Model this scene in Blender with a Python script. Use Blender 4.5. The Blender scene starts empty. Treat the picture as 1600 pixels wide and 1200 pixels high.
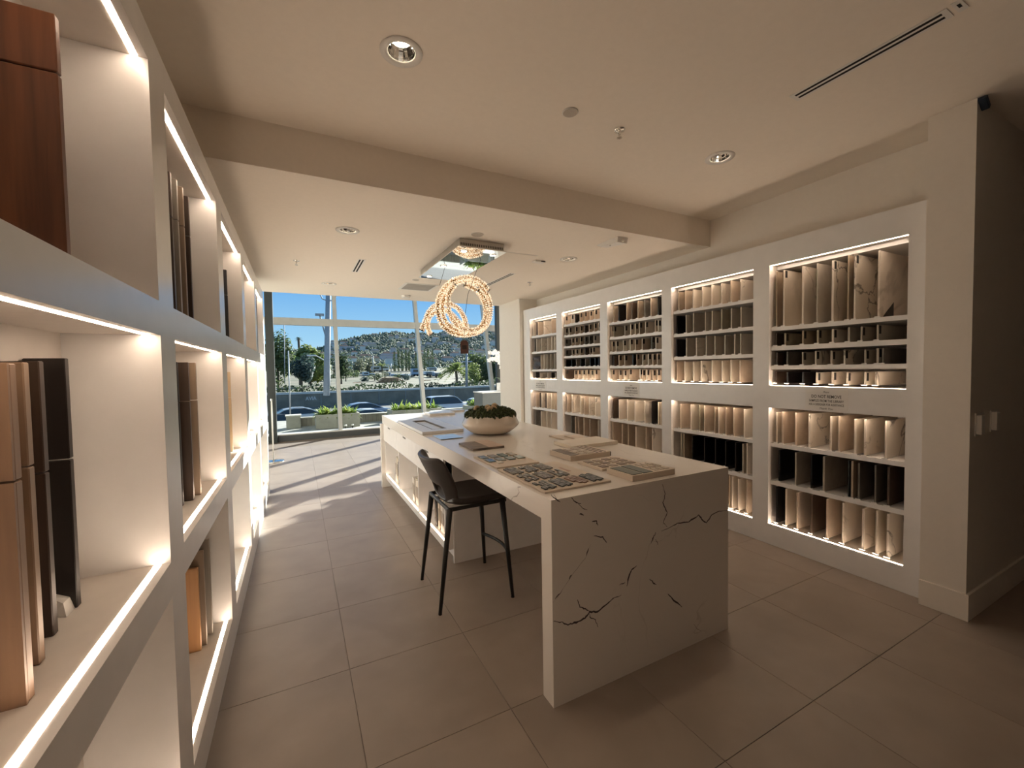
import bpy, bmesh, math, random
from mathutils import Vector, Matrix
import numpy as np
random.seed(7)
R_ = random.Random(11)
scene = bpy.context.scene
COL = scene.collection

# ------------------------------------------------------------------ camera
YAW, PIT, ROL, F, CH = 0.475726623, -0.0355827339, -0.0161344475, 649.137531, 1.4768
_cy, _sy, _cp, _sp = math.cos(YAW), math.sin(YAW), math.cos(PIT), math.sin(PIT)
_f = Vector((_sy * _cp, _cy * _cp, _sp)); _r = Vector((_cy, -_sy, 0)); _u = _r.cross(_f)
_c, _s = math.cos(ROL), math.sin(ROL)
CR = _c * _r + _s * _u; CU = -_s * _r + _c * _u
cam_d = bpy.data.cameras.new('camera'); cam = bpy.data.objects.new('camera', cam_d); COL.objects.link(cam)
cam_d.sensor_fit = 'HORIZONTAL'; cam_d.sensor_width = 36.0; cam_d.lens = 36.0 * F / 1600.0
cam_d.clip_start = 0.02; cam_d.clip_end = 5000
m = Matrix(((CR.x, CU.x, -_f.x, 0), (CR.y, CU.y, -_f.y, 0), (CR.z, CU.z, -_f.z, CH), (0, 0, 0, 1)))
cam.matrix_world = m
scene.camera = cam

def at(px, py, Y):
    d = CR * ((px - 800) / F) - CU * ((py - 600) / F) + _f
    t = Y / d.y
    return Vector((d.x * t, Y, CH + d.z * t))

# ------------------------------------------------------------------ world, sun, exposure
SUN = Vector((2.10, 2.03, 1.0)).normalized()
world = bpy.data.worlds.new('world'); scene.world = world; world.use_nodes = True
wn = world.node_tree.nodes; wl = world.node_tree.links
bg = wn['Background']
tcw = wn.new('ShaderNodeTexCoord'); sep = wn.new('ShaderNodeSeparateXYZ'); wl.new(tcw.outputs['Generated'], sep.inputs[0])
mrw = wn.new('ShaderNodeMapRange'); mrw.inputs['From Min'].default_value = -0.2; mrw.inputs['From Max'].default_value = 1.0; wl.new(sep.outputs['Z'], mrw.inputs['Value'])
rw = wn.new('ShaderNodeValToRGB'); wl.new(mrw.outputs[0], rw.inputs['Fac']); wl.new(rw.outputs['Color'], bg.inputs[0]); bg.inputs[1].default_value = 0.59
e_ = rw.color_ramp.elements; e_[0].position = 0.0; e_[0].color = (0.30, 0.29, 0.27, 1); e_[1].position = 1.0; e_[1].color = (0.15, 0.27, 0.48, 1)
for z_, c_ in ((-0.02, (0.45, 0.50, 0.50)), (0.0, (0.66, 0.81, 0.93)), (0.07, (0.38, 0.66, 0.93)), (0.2, (0.15, 0.42, 0.86)), (0.4, (0.17, 0.36, 0.68))):
    q_ = e_.new((z_ + 0.2)/1.2); q_.color = (*c_, 1)
sl = bpy.data.lights.new('sun', 'SUN'); sl.energy = 10.6; sl.angle = 0.0093; sl.color = (1.0, 0.96, 0.90)
so = bpy.data.objects.new('sun', sl); COL.objects.link(so)
so.rotation_euler = SUN.to_track_quat('Z', 'Y').to_euler(); so.location = (20, 20, 15)
scene.view_settings.view_transform = 'Standard'; scene.view_settings.look = 'None'
scene.view_settings.exposure = 0.88; scene.view_settings.gamma = 1.0
scene.view_settings.use_curve_mapping = False
scene.cycles.use_denoising = True
scene.cycles.max_bounces = 10; scene.cycles.diffuse_bounces = 6; scene.cycles.glossy_bounces = 4
scene.cycles.transparent_max_bounces = 24
scene.cycles.caustics_reflective = False; scene.cycles.caustics_refractive = False
scene.cycles.sample_clamp_indirect = 4.0

LED_POWER = 14.5      # radiance of the LED strips
LED_COL = (1.0, 0.77, 0.58)
DOWN_W = 5.0        # downlights

# ------------------------------------------------------------------ materials
MATS = {}
def nt(name):
    m = bpy.data.materials.new(name); m.use_nodes = True
    n = m.node_tree.nodes; l = m.node_tree.links
    return m, n, l, n['Principled BSDF']
def M(name, col, rough=0.5, metal=0.0, var=0.06, scale=6.0, bump=0.0, spec=0.5, emit=None, col2=None, stretch=None, coat=0.0, trans=0.0, detail=4):
    if name in MATS: return MATS[name]
    m, n, l, b = nt(name)
    b.inputs['Roughness'].default_value = rough; b.inputs['Metallic'].default_value = metal
    b.inputs['Specular IOR Level'].default_value = spec
    b.inputs['Coat Weight'].default_value = coat
    if trans: b.inputs['Transmission Weight'].default_value = trans
    tc = n.new('ShaderNodeTexCoord'); src = tc.outputs['Object']
    if stretch:
        mp = n.new('ShaderNodeMapping'); mp.inputs['Scale'].default_value = stretch; l.new(src, mp.inputs['Vector']); src = mp.outputs[0]
    nz = n.new('ShaderNodeTexNoise'); nz.inputs['Scale'].default_value = scale; nz.inputs['Detail'].default_value = detail
    l.new(src, nz.inputs['Vector'])
    mx = n.new('ShaderNodeMix'); mx.data_type = 'RGBA'
    c2 = col2 if col2 else tuple(max(0, c * (1 - 2 * var)) for c in col)
    mx.inputs['A'].default_value = (*col, 1); mx.inputs['B'].default_value = (*c2, 1)
    rp = n.new('ShaderNodeValToRGB'); rp.color_ramp.elements[0].position = 0.35; rp.color_ramp.elements[1].position = 0.65
    l.new(nz.outputs['Fac'], rp.inputs['Fac']); l.new(rp.outputs['Color'], mx.inputs['Factor'])
    l.new(mx.outputs['Result'], b.inputs['Base Color'])
    if bump:
        bp = n.new('ShaderNodeBump'); bp.inputs['Strength'].default_value = bump; bp.inputs['Distance'].default_value = 0.01
        l.new(nz.outputs['Fac'], bp.inputs['Height']); l.new(bp.outputs['Normal'], b.inputs['Normal'])
    if emit:
        b.inputs['Emission Color'].default_value = (*emit[:3], 1); b.inputs['Emission Strength'].default_value = emit[3]
    MATS[name] = m
    return m
def STONE(name, col, vein, amount=0.5, scale=2.5, width=0.03, rough=0.35, cloud=0.12, seed=True, cover=0.5):
    if name in MATS: return MATS[name]
    m, n, l, b = nt(name); b.inputs['Roughness'].default_value = rough
    tc = n.new('ShaderNodeTexCoord'); src = tc.outputs['Object']
    if seed:
        oi = n.new('ShaderNodeObjectInfo'); ml = n.new('ShaderNodeMath'); ml.operation = 'MULTIPLY'; ml.inputs[1].default_value = 57.0
        l.new(oi.outputs['Random'], ml.inputs[0]); va = n.new('ShaderNodeVectorMath'); va.operation = 'ADD'
        l.new(src, va.inputs[0]); l.new(ml.outputs[0], va.inputs[1]); src = va.outputs[0]
    n1 = n.new('ShaderNodeTexNoise'); n1.inputs['Scale'].default_value = scale; n1.inputs['Detail'].default_value = 5; n1.inputs['Distortion'].default_value = 0.6
    n2 = n.new('ShaderNodeTexNoise'); n2.inputs['Scale'].default_value = scale * 1.7; n2.inputs['Detail'].default_value = 3
    n3 = n.new('ShaderNodeTexNoise'); n3.inputs['Scale'].default_value = scale * 3; n3.inputs['Detail'].default_value = 6
    for q in (n1, n2, n3): l.new(src, q.inputs['Vector'])
    s = n.new('ShaderNodeMath'); s.operation = 'SUBTRACT'; s.inputs[1].default_value = 0.5; l.new(n1.outputs['Fac'], s.inputs[0])
    a = n.new('ShaderNodeMath'); a.operation = 'ABSOLUTE'; l.new(s.outputs[0], a.inputs[0])
    mr = n.new('ShaderNodeMapRange'); mr.interpolation_type = 'SMOOTHSTEP'; mr.inputs['From Min'].default_value = 0; mr.inputs['From Max'].default_value = width
    mr.inputs['To Min'].default_value = 1; mr.inputs['To Max'].default_value = 0; l.new(a.outputs[0], mr.inputs['Value'])
    mk = n.new('ShaderNodeMapRange'); mk.inputs['From Min'].default_value = 1 - cover - 0.08; mk.inputs['From Max'].default_value = 1 - cover + 0.08
    l.new(n2.outputs['Fac'], mk.inputs['Value'])
    mu = n.new('ShaderNodeMath'); mu.operation = 'MULTIPLY'; l.new(mr.outputs[0], mu.inputs[0]); l.new(mk.outputs[0], mu.inputs[1])
    mu2 = n.new('ShaderNodeMath'); mu2.operation = 'MULTIPLY'; mu2.inputs[1].default_value = amount; l.new(mu.outputs[0], mu2.inputs[0])
    c1 = n.new('ShaderNodeMix'); c1.data_type = 'RGBA'; c1.inputs['A'].default_value = (*col, 1); c1.inputs['B'].default_value = (*[c * (1 - 2 * cloud) for c in col], 1)
    l.new(n3.outputs['Fac'], c1.inputs['Factor'])
    c2 = n.new('ShaderNodeMix'); c2.data_type = 'RGBA'; c2.inputs['B'].default_value = (*vein, 1)
    l.new(c1.outputs['Result'], c2.inputs['A']); l.new(mu2.outputs[0], c2.inputs['Factor']); l.new(c2.outputs['Result'], b.inputs['Base Color'])
    MATS[name] = m
    return m
def EMIT(name, col, st):
    if name in MATS: return MATS[name]
    m, n, l, b = nt(name)
    b.inputs['Base Color'].default_value = (*col, 1); b.inputs['Emission Color'].default_value = (*col, 1); b.inputs['Emission Strength'].default_value = st
    MATS[name] = m
    return m
def GLASS(name, tint, refl):
    m = bpy.data.materials.new(name); m.use_nodes = True
    n = m.node_tree.nodes; l = m.node_tree.links; n.clear()
    o = n.new('ShaderNodeOutputMaterial'); t = n.new('ShaderNodeBsdfTransparent'); t.inputs[0].default_value = (*tint, 1)
    g = n.new('ShaderNodeBsdfGlossy'); g.inputs['Roughness'].default_value = 0.01; g.inputs['Color'].default_value = (1, 1, 1, 1)
    lw = n.new('ShaderNodeLayerWeight'); lw.inputs['Blend'].default_value = refl
    mx = n.new('ShaderNodeMixShader'); l.new(lw.outputs['Fresnel'], mx.inputs[0]); l.new(t.outputs[0], mx.inputs[1]); l.new(g.outputs[0], mx.inputs[2]); l.new(mx.outputs[0], o.inputs[0])
    MATS[name] = m
    return m

def LEAF(name, col, col2, tr=0.45, scale=1.5):
    m = M(name, col, 0.65, col2=col2, scale=scale); n = m.node_tree.nodes; l = m.node_tree.links
    b = n['Principled BSDF']; o = [q for q in n if q.type == 'OUTPUT_MATERIAL'][0]; t = n.new('ShaderNodeBsdfTranslucent'); mx = n.new('ShaderNodeMixShader'); mx.inputs[0].default_value = tr
    l.new(b.inputs['Base Color'].links[0].from_socket, t.inputs[0]); l.new(b.outputs[0], mx.inputs[1]); l.new(t.outputs[0], mx.inputs[2]); l.new(mx.outputs[0], o.inputs[0])
    return m
paint = M('wall_paint', (0.80, 0.75, 0.68), 0.6, var=0.01, scale=30, bump=0.02)
ceil_m = M('ceiling_paint', (0.86, 0.79, 0.70), 0.7, var=0.01, scale=30, bump=0.02)
lacq = M('white_lacquer', (0.84, 0.83, 0.82), 0.24, var=0.015, scale=12)
lacq_in = M('niche_lining', (0.74, 0.69, 0.64), 0.5, var=0.02, scale=20)
tile_m = STONE('porcelain_tile', (0.345, 0.283, 0.236), (0.22, 0.175, 0.145), 0.4, 1.3, 0.12, 0.40, 0.18)
grout_m = M('grout', (0.17, 0.135, 0.11), 0.8)
quartz = STONE('quartz', (0.78, 0.74, 0.69), (0.35, 0.31, 0.27), 0.35, 1.1, 0.006, 0.22, 0.03, seed=False, cover=0.42)
vein_m = M('dark_vein', (0.05, 0.04, 0.045), 0.4, var=0.2, scale=40)
vein_l = M('pale_vein', (0.38, 0.33, 0.29), 0.4, var=0.2, scale=40)
led_m = EMIT('led_strip', LED_COL, LED_POWER); led_r = EMIT('led_strip_cabinet', LED_COL, LED_POWER*1.6); led_i = EMIT('led_strip_island', LED_COL, LED_POWER*0.4)
alu = M('grey_aluminium', (0.50, 0.52, 0.52), 0.4, 0.3, var=0.03)
dark_steel = M('dark_green_steel', (0.025, 0.033, 0.033), 0.45, 0.1)
black_m = M('black_metal', (0.012, 0.011, 0.011), 0.42, 0.2)
leather = M('brown_leather', (0.022, 0.016, 0.013), 0.40, var=0.12, scale=60, bump=0.06)
chrome = M('chrome', (0.85, 0.84, 0.82), 0.06, 1.0, var=0.01)
mirror = M('mirror_steel', (0.88, 0.88, 0.87), 0.02, 1.0, var=0.0)
clear = M('clear_acrylic', (0.86, 0.85, 0.83), 0.2, var=0.01)
white_pl = M('white_plastic', (0.78, 0.76, 0.72), 0.4, var=0.01)
paper = M('paper', (0.80, 0.78, 0.75), 0.7, var=0.01)
ink = M('black_ink', (0.02, 0.02, 0.02), 0.6)
concrete = M('concrete', (0.40, 0.39, 0.35), 0.8, var=0.1, scale=4, bump=0.1)
glass_m = GLASS('window_glass', (0.93, 0.96, 0.95), 0.06)

dark_wall = M('unseen_wall_dark', (0.16, 0.135, 0.11), 0.7, var=0.02)  # unseen walls made dark to cut light on the island end and floor
# ------------------------------------------------------------------ mesh helpers
def wloc(o):
    v = Vector((0, 0, 0))
    while o is not None:
        v += o.location; o = o.parent
    return v
class MB:
    def __init__(s): s.v = []; s.f = []
    def add(s, vs, fs):
        b = len(s.v); s.v += [tuple(v) for v in vs]; s.f += [tuple(i + b for i in f) for f in fs]; return s
    def box(s, x0, x1, y0, y1, z0, z1):
        vs = [(x0,y0,z0),(x1,y0,z0),(x1,y1,z0),(x0,y1,z0),(x0,y0,z1),(x1,y0,z1),(x1,y1,z1),(x0,y1,z1)]
        return s.add(vs, [(0,3,2,1),(4,5,6,7),(0,1,5,4),(1,2,6,5),(2,3,7,6),(3,0,4,7)])
    def obox(s, c, ax, ay, az):   # oriented box: centre + half axes
        c, ax, ay, az = map(Vector, (c, ax, ay, az))
        vs = [c + ax*i + ay*j + az*k for k in (-1,1) for (i,j) in ((-1,-1),(1,-1),(1,1),(-1,1))]
        return s.add(vs, [(0,3,2,1),(4,5,6,7),(0,1,5,4),(1,2,6,5),(2,3,7,6),(3,0,4,7)])
    def cyl(s, p0, p1, r0, r1=None, n=12, cap=True):
        p0, p1 = Vector(p0), Vector(p1); r1 = r0 if r1 is None else r1
        d = (p1 - p0).normalized(); a = d.orthogonal().normalized(); b = d.cross(a)
        vs = []
        for p, r in ((p0, r0), (p1, r1)):
            vs += [p + a*(r*math.cos(2*math.pi*i/n)) + b*(r*math.sin(2*math.pi*i/n)) for i in range(n)]
        fs = [(i, (i+1) % n, n + (i+1) % n, n + i) for i in range(n)]
        if cap: fs += [tuple(range(n-1, -1, -1)), tuple(range(n, 2*n))]
        return s.add(vs, fs)
    def lathe(s, c, prof, n=24, sx=1.0, sy=1.0, closed=False):
        c = Vector(c); vs = []
        for r, z in prof: vs += [c + Vector((r*sx*math.cos(2*math.pi*i/n), r*sy*math.sin(2*math.pi*i/n), z)) for i in range(n)]
        fs = []
        for j in range(len(prof)-1):
            for i in range(n):
                fs.append((j*n+i, j*n+(i+1) % n, (j+1)*n+(i+1) % n, (j+1)*n+i))
        s.add(vs, fs)
        b = len(s.v) - len(vs)
        if prof[0][0] > 1e-4 and closed: s.f.append(tuple(b + i for i in range(n-1, -1, -1)))
        if prof[-1][0] > 1e-4 and closed: s.f.append(tuple(b + (len(prof)-1)*n + i for i in range(n)))
        return s
    def tube(s, pts, r, n=8, closed=False, rs=None):
        pts = [Vector(p) for p in pts]; N = len(pts); vs = []; prev = None
        for i, p in enumerate(pts):
            if closed: t = (pts[(i+1) % N] - pts[i-1]).normalized()
            else: t = (pts[min(i+1, N-1)] - pts[max(i-1, 0)]).normalized()
            if prev is None: a = t.orthogonal().normalized()
            else:
                a = prev - t * prev.dot(t)
                a = a.normalized() if a.length > 1e-6 else t.orthogonal().normalized()
            prev = a; b = t.cross(a); rr = rs[i] if rs else r
            vs += [p + a*(rr*math.cos(2*math.pi*k/n)) + b*(rr*math.sin(2*math.pi*k/n)) for k in range(n)]
        fs = []
        for i in range(N if closed else N-1):
            j = (i+1) % N
            for k in range(n): fs.append((i*n+k, i*n+(k+1) % n, j*n+(k+1) % n, j*n+k))
        if not closed: fs += [tuple(range(n-1, -1, -1)), tuple(range((N-1)*n, N*n))]
        return s.add(vs, fs)
    def build(s, name, mat, parent=None, smooth=False, bevel=0.0, seg=1, local=False):
        me = bpy.data.meshes.new(name); off = wloc(parent) if (parent is not None and not local) else Vector((0, 0, 0))
        me.from_pydata([(v[0]-off.x, v[1]-off.y, v[2]-off.z) for v in s.v], [], s.f)
        if bevel > 0:
            bm = bmesh.new(); bm.from_mesh(me)
            bmesh.ops.bevel(bm, geom=bm.edges[:], offset=bevel, segments=seg, affect='EDGES', profile=0.5)
            bm.to_mesh(me); bm.free()
        me.update()
        if smooth: me.polygons.foreach_set('use_smooth', [True]*len(me.polygons))
        me.materials.append(mat)
        o = bpy.data.objects.new(name, me); COL.objects.link(o)
        if parent is not None: o.parent = parent
        return o
def box(name, mat, parent, x0, x1, y0, y1, z0, z1, bevel=0.0):
    return MB().box(x0, x1, y0, y1, z0, z1).build(name, mat, parent, bevel=bevel)
def tag(o, label, cat, group=None):
    o['label'] = label; o['category'] = cat
    if group: o['group'] = group
    return o
def thing(name, label, cat, loc, group=None):
    o = bpy.data.objects.new(name, None); COL.objects.link(o); o.location = loc; o.empty_display_size = 0.1
    return tag(o, label, cat, group)
def struct(o, label=None):
    o['kind'] = 'structure'
    if label: o['label'] = label
    return o
def text_mesh(name, body, mat, parent, offset=0.0, shear=0.0, align='LEFT'):
    c = bpy.data.curves.new(name, 'FONT'); c.body = body; c.size = 1.0; c.align_x = align; c.offset = offset; c.shear = shear; c.resolution_u = 3
    o = bpy.data.objects.new(name, c); COL.objects.link(o)
    me = bpy.data.meshes.new_from_object(o.evaluated_get(bpy.context.evaluated_depsgraph_get()))
    bpy.data.objects.remove(o); me.materials.clear(); me.materials.append(mat)
    o = bpy.data.objects.new(name, me); COL.objects.link(o); o.parent = parent
    return o
def smooth_sub(o, lv=2):
    md = o.modifiers.new('sub', 'SUBSURF'); md.levels = lv; md.render_levels = lv
    return o

# ------------------------------------------------------------------ room shell
XL, XR, XW = -0.353, 3.418, 3.69
ZU, ZL = 2.92, 2.66
YB, YE = 2.805, 6.98          # soffit face, end of the low ceiling
T = 0.595
fl = struct(box('floor', grout_m, None, -3.2, 8.6, -3.2, 10.22, -0.12, -0.004), 'taupe porcelain tiled floor')
tile_me = None
k = 0
for i in range(-2, 11):
    for j in range(-4, 15):
        x0 = 0.185 + i*T; y0 = 1.575 + (j - 2)*T
        if y0 < 6.6 and (x0 < -0.5 or x0 > 4.0): continue
        if x0 > 5.5 or y0 > 10.0 or y0 < -0.3: continue
        if tile_me is None:
            t = MB().box(0.0011, T-0.0011, 0.0011, T-0.0011, -0.012, 0.0).build('tile', tile_m, fl, bevel=0.0006); tile_me = t.data
        else:
            t = bpy.data.objects.new('tile', tile_me); COL.objects.link(t); t.parent = fl
        y1 = min(y0 + T, 10.2)
        t.location = (x0, y0, 0)
        if y0 + T > 10.2: t.scale = (1, (10.2 - y0)/T, 1)
        k += 1

DOWN_U = [(0.462, 1.937), (2.647, 1.937)]
DOWN_L = [(0.408, 3.748), (0.408, 6.084), (2.642, 3.748)]
def ceiling_plane(name, x0, x1, y0, y1, z, holes, r=0.062):
    h = 0.09; mb = MB()
    xs = sorted({x0, x1} | {a for (x, y) in holes for a in (x-h, x+h)}); ys = sorted({y0, y1} | {a for (x, y) in holes for a in (y-h, y+h)})
    for a, b in zip(xs, xs[1:]):
        for c, d in zip(ys, ys[1:]):
            hit = [q for q in holes if abs((a+b)/2-q[0]) < 1e-6 and abs((c+d)/2-q[1]) < 1e-6]
            if not hit: mb.add([(a,c,z),(a,d,z),(b,d,z),(b,c,z)], [(0,1,2,3)])
            else:
                n = 24; vs = []
                for i in range(n):
                    t = 2*math.pi*i/n; cx, sy = math.cos(t), math.sin(t); q = max(abs(cx), abs(sy))
                    vs.append((hit[0][0]+h*cx/q, hit[0][1]+h*sy/q, z))
                for i in range(n):
                    t = 2*math.pi*i/n; vs.append((hit[0][0]+r*math.cos(t), hit[0][1]+r*math.sin(t), z))
                mb.add(vs, [(i, n+i, n+(i+1) % n, (i+1) % n) for i in range(n)])
    mb.add([(x0,y0,z+0.3),(x1,y0,z+0.3),(x1,y1,z+0.3),(x0,y1,z+0.3)], [(0,1,2,3)])
    return struct(mb.build(name, ceil_m))
cu = ceiling_plane('ceiling', -0.62, 8.6, -3.2, YB+0.02, ZU, DOWN_U); cu['label'] = 'warm white painted upper ceiling'
cl = ceiling_plane('ceiling_low', -0.62, XW+0.02, YB+0.02, YE, ZL, DOWN_L); cl['label'] = 'lower white ceiling towards the window'
struct(box('trim_1', ceil_m, None, -0.62, XW+0.02, YB, YB+0.022, ZL, ZU+0.1), 'drop between the two ceiling heights')
struct(box('trim_2', ceil_m, None, -3.2, 8.6, YE, YE+0.05, ZL, 5.4), 'white upstand at the end of the low ceiling')
struct(box('ceiling_high', ceil_m, None, -3.2, 8.6, YE, 11.75, 5.4, 5.5))
struct(box('wall_left', paint, None, -0.75, -0.60, -3.2, 6.08, 0, 3.3))
struct(box('wall_right', paint, None, XW, 4.1, 1.09, 6.98, 2.466, 3.0))
struct(box('wall_recess', paint, None, 4.0, 4.1, 1.09, 6.98, 0, 2.466))
pier = struct(box('wall_pier', paint, None, 3.352, XW+0.01, 6.19, YE, 0, ZL))
struct(box('wall_far', paint, None, XW, 8.6, 6.83, YE, 0, 5.4))
struct(box('wall_near', paint, None, 3.352, 8.6, 0.89, 1.09, 0, ZU))
struct(box('wall_back', dark_wall, None, -0.75, 8.6, -3.3, -3.2, 0, 3.2))  # unseen wall, added to keep the space behind the camera dark
struct(box('wall_side', dark_wall, None, 8.6, 8.7, -3.3, 0.9, 0, 3.2))
struct(box('wall_east', paint, None, 8.6, 8.7, 6.83, 9.2, 0, 5.4))
struct(box('wall_west', paint, None, -3.3, -3.2, 6.0, 10.2, 0, 5.4))
struct(box('wall_return', paint, None, -3.2, -0.60, 6.0, 6.08, 0, 5.4))
bb = MB().box(3.338, 3.352, 0.876, 1.088, 0.0005, 0.152).box(3.3521, 8.6, 0.876, 0.8899, 0, 0.152)
struct(bb.build('baseboard_right', paint), 'painted baseboard round the wall end')

# window wall: raked glazing
KR = 0.25; YG = 10.28
def gp(x, z, dy=0.0): return Vector((x, YG + KR*z + dy, z))
win = bpy.data.objects.new('window_1', None); COL.objects.link(win); win.location = (2.0, YG, 0); struct(win, 'tall raked aluminium window wall with a transom')
mull_x = [-1.17, 0.80, 2.79, 4.76, 6.73, 8.6]
def gbox(name, mat, x0, x1, z0, z1, d0, d1):
    mb = MB(); vs = [gp(x, z, d) for z in (z0, z1) for (x, d) in ((x0, d0), (x1, d0), (x1, d1), (x0, d1))]
    mb.add(vs, [(0,3,2,1),(4,5,6,7),(0,1,5,4),(1,2,6,5),(2,3,7,6),(3,0,4,7)])
    return mb.build(name, mat, win)
for x in mull_x: gbox('mullion', alu, x-0.0, x+0.085, 0.14, 5.4, -0.06, 0.09)
TZ0, TZ1 = 2.58, 2.75
edges = [-3.2] + mull_x
for a, b in zip(edges, edges[1:]):
    gbox('transom', alu, a+0.085, b, TZ0, TZ1, -0.05, 0.07)
    for z0, z1 in ((0.14, TZ0), (TZ1, 5.4)): gbox('pane', glass_m, a+0.085, b, z0, z1, 0.0, 0.012)
box('sill', M('sill_white', (0.72, 0.72, 0.70), 0.4), win, -3.2, 8.6, 10.2, 10.42, 0.125, 0.15)
struct(box('trim_3', M('kerb_dark', (0.07, 0.075, 0.08), 0.5), None, -3.2, 8.6, 10.2, 10.42, -0.1, 0.125), 'dark grey kerb under the window')
for x, w, lab in ((-0.50, 0.075, 'dark green steel column at the left end of the window'), (4.87, 0.12, 'dark steel column right of the window beside the orchid')):
    p = thing('steel_column', lab, 'column', (x, 10.15, 0))
    box('shaft', dark_steel, p, x-w, x+w, 10.06, 10.19, 0.0, 5.39, 0.008)
    box('base_plate', dark_steel, p, x-w-0.02, x+w+0.02, 10.04, 10.195, 0.0, 0.02)

# ------------------------------------------------------------------ left shelving
ZR = [(0.15, 0.813), (0.917, 1.593), (1.693, 2.38)]   # row openings
DIV = [(-1.72, -1.56), (-0.62, -0.465), (0.465, 0.625), (1.555, 1.715), (2.658, 2.823), (3.722, 3.885), (4.79, 4.95), (5.86, 6.02)]
XB = -0.565
ls = thing('shelving_unit', 'long white lacquered wall shelving with lit niches on the left', 'shelving', (XL, 2.0, 0))
y0, y1 = DIV[0][0], DIV[-1][1]
box('base_rail', lacq, ls, XL-0.02, XL, y0, y1, 0, 0.15)
box('top_rail', lacq, ls, XL-0.02, XL, y0, y1, 2.38, 2.478)
box('lower_rail', lacq, ls, XL-0.02, XL, y0, y1, 0.813, 0.917)
box('upper_rail', lacq, ls, XL-0.02, XL, y0, y1, 1.593, 1.693)
for a, b in DIV:
    for (z0, z1) in ZR: box('upright', lacq, ls, XB, XL, a, b, z0, z1)
box('back_panel', lacq_in, ls, XB-0.03, XB, y0, y1, 0, 2.478)
for z0, z1 in ((0.0, 0.15), (0.813, 0.917), (1.593, 1.693), (2.38, 2.478)):
    box('shelf', lacq_in, ls, XB, XL-0.02, y0, y1, z0+0.0005, z1)
for a, b in zip(DIV, DIV[1:]):
    Y0, Y1 = a[1], b[0]
    for z, up in ((0.15, 1), (0.917, 1), (1.593, -1), (2.38, -1)):
        box('led_strip', led_m, ls, XL-0.038, XL-0.022, Y0+0.004, Y1-0.004, z-0.0005 if up > 0 else z-0.0008, z+0.0008 if up > 0 else z+0.0005)

# door samples in the left shelving: (niche bay, z base, list of (Y, front x, top z, material, seam))
def WOOD(name, c, c2, rough=0.4, sc=3.0): return M(name, c, rough, scale=sc, col2=c2, stretch=(14, 14, 0.8), detail=6)
w_red = WOOD('cherry_wood', (0.19, 0.068, 0.028), (0.10, 0.034, 0.015))
w_oak = WOOD('light_oak', (0.27, 0.165, 0.10), (0.21, 0.125, 0.076))
w_oak2 = WOOD('beige_maple', (0.26, 0.175, 0.115), (0.21, 0.14, 0.09))
w_dk = WOOD('dark_walnut', (0.055, 0.034, 0.023), (0.03, 0.018, 0.013))
w_bk = WOOD('ebony', (0.016, 0.011, 0.009), (0.010, 0.007, 0.006))
w_org = WOOD('golden_oak', (0.55, 0.31, 0.14), (0.47, 0.25, 0.11))
w_tp = WOOD('taupe_laminate', (0.27, 0.20, 0.14), (0.22, 0.16, 0.11))
w_gg = WOOD('grey_laminate', (0.28, 0.25, 0.21), (0.24, 0.21, 0.18))
w_cr = WOOD('cream_maple', (0.62, 0.50, 0.34), (0.55, 0.43, 0.28))
w_nv = WOOD('navy_black', (0.015, 0.017, 0.022), (0.010, 0.011, 0.015))
def door(label, Y, xf, z0, z1, mat, seam=0.72, shaker=False, xb=None, th=0.02):
    xb = XB + 0.004 if xb is None else xb
    t = thing('door_sample', label, 'door sample', ((xb+xf)/2, Y, z0), 'cabinet door samples on the left shelving')
    zs = z0 + (z1-z0)*seam if seam else z1
    d = box('door', mat, t, xb, xf, Y-th/2, Y+th/2, z0, zs-0.0015, 0.002)
    if seam: box('drawer_front', mat, t, xb, xf, Y-th/2, Y+th/2, zs+0.0015, z1, 0.002)
    if shaker:
        mb = MB(); w = 0.035; yf = Y-th/2
        for a, b in (((z0), zs-0.002), ((zs+0.002), z1)):
            mb.box(xb, xb+w, yf-0.006, yf, a, b).box(xf-w, xf, yf-0.006, yf, a, b).box(xb+w, xf-w, yf-0.006, yf, a, a+w).box(xb+w, xf-w, yf-0.006, yf, b-w, b)
        mb.build('shaker_frame', mat, t)
    return t
zt = ZR[2][0]; zm = ZR[1][0]; zb = ZR[0][0]
door('tall reddish cherry wood door sample in the nearest top niche', 1.27, -0.44, zt, 2.255, w_red, 0.78)
door('light oak shaker door sample, nearest in the middle niche', 1.012, -0.428, zm, 1.50, w_oak, 0.66, True)
door('beige maple slab door sample behind the oak shaker door', 1.135, -0.462, zm, 1.505, w_oak2, 0.66)
door('dark walnut door sample between the maple and black doors', 1.245, -0.484, zm, 1.51, w_dk, 0.6)
door('black ebony door sample, farthest in the nearest middle niche', 1.372, -0.49, zm, 1.52, w_bk, 0.6)
wd = MB(); wd.add([(-0.525,1.335,zm),(-0.495,1.32,zm),(-0.495,1.365,zm),(-0.53,1.365,zm),(-0.525,1.335,zm+0.045),(-0.503,1.33,zm+0.03),(-0.503,1.365,zm+0.03),(-0.53,1.365,zm+0.045)],
    [(0,3,2,1),(4,5,6,7),(0,1,5,4),(1,2,6,5),(2,3,7,6),(3,0,4,7)])
tag(wd.build('door_stop', white_pl), 'small white wedge stop at the foot of the black door', 'stop')
door('thin pale edged panel sample, first in the second top niche', 2.08, -0.455, zt, 2.30, lacq, None, th=0.012)
door('dark brown panel sample in the second top niche', 2.16, -0.435, zt, 2.30, w_dk, 0.7)
door('grey laminate panel sample in the second top niche', 2.26, -0.435, zt, 2.31, w_gg, 0.72)
door('slim taupe panel sample in the second top niche', 2.34, -0.430, zt, 2.31, w_tp, 0.72)
door('walnut panel sample, last in the second top niche', 2.42, -0.425, zt, 2.30, w_dk, 0.7)
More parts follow.
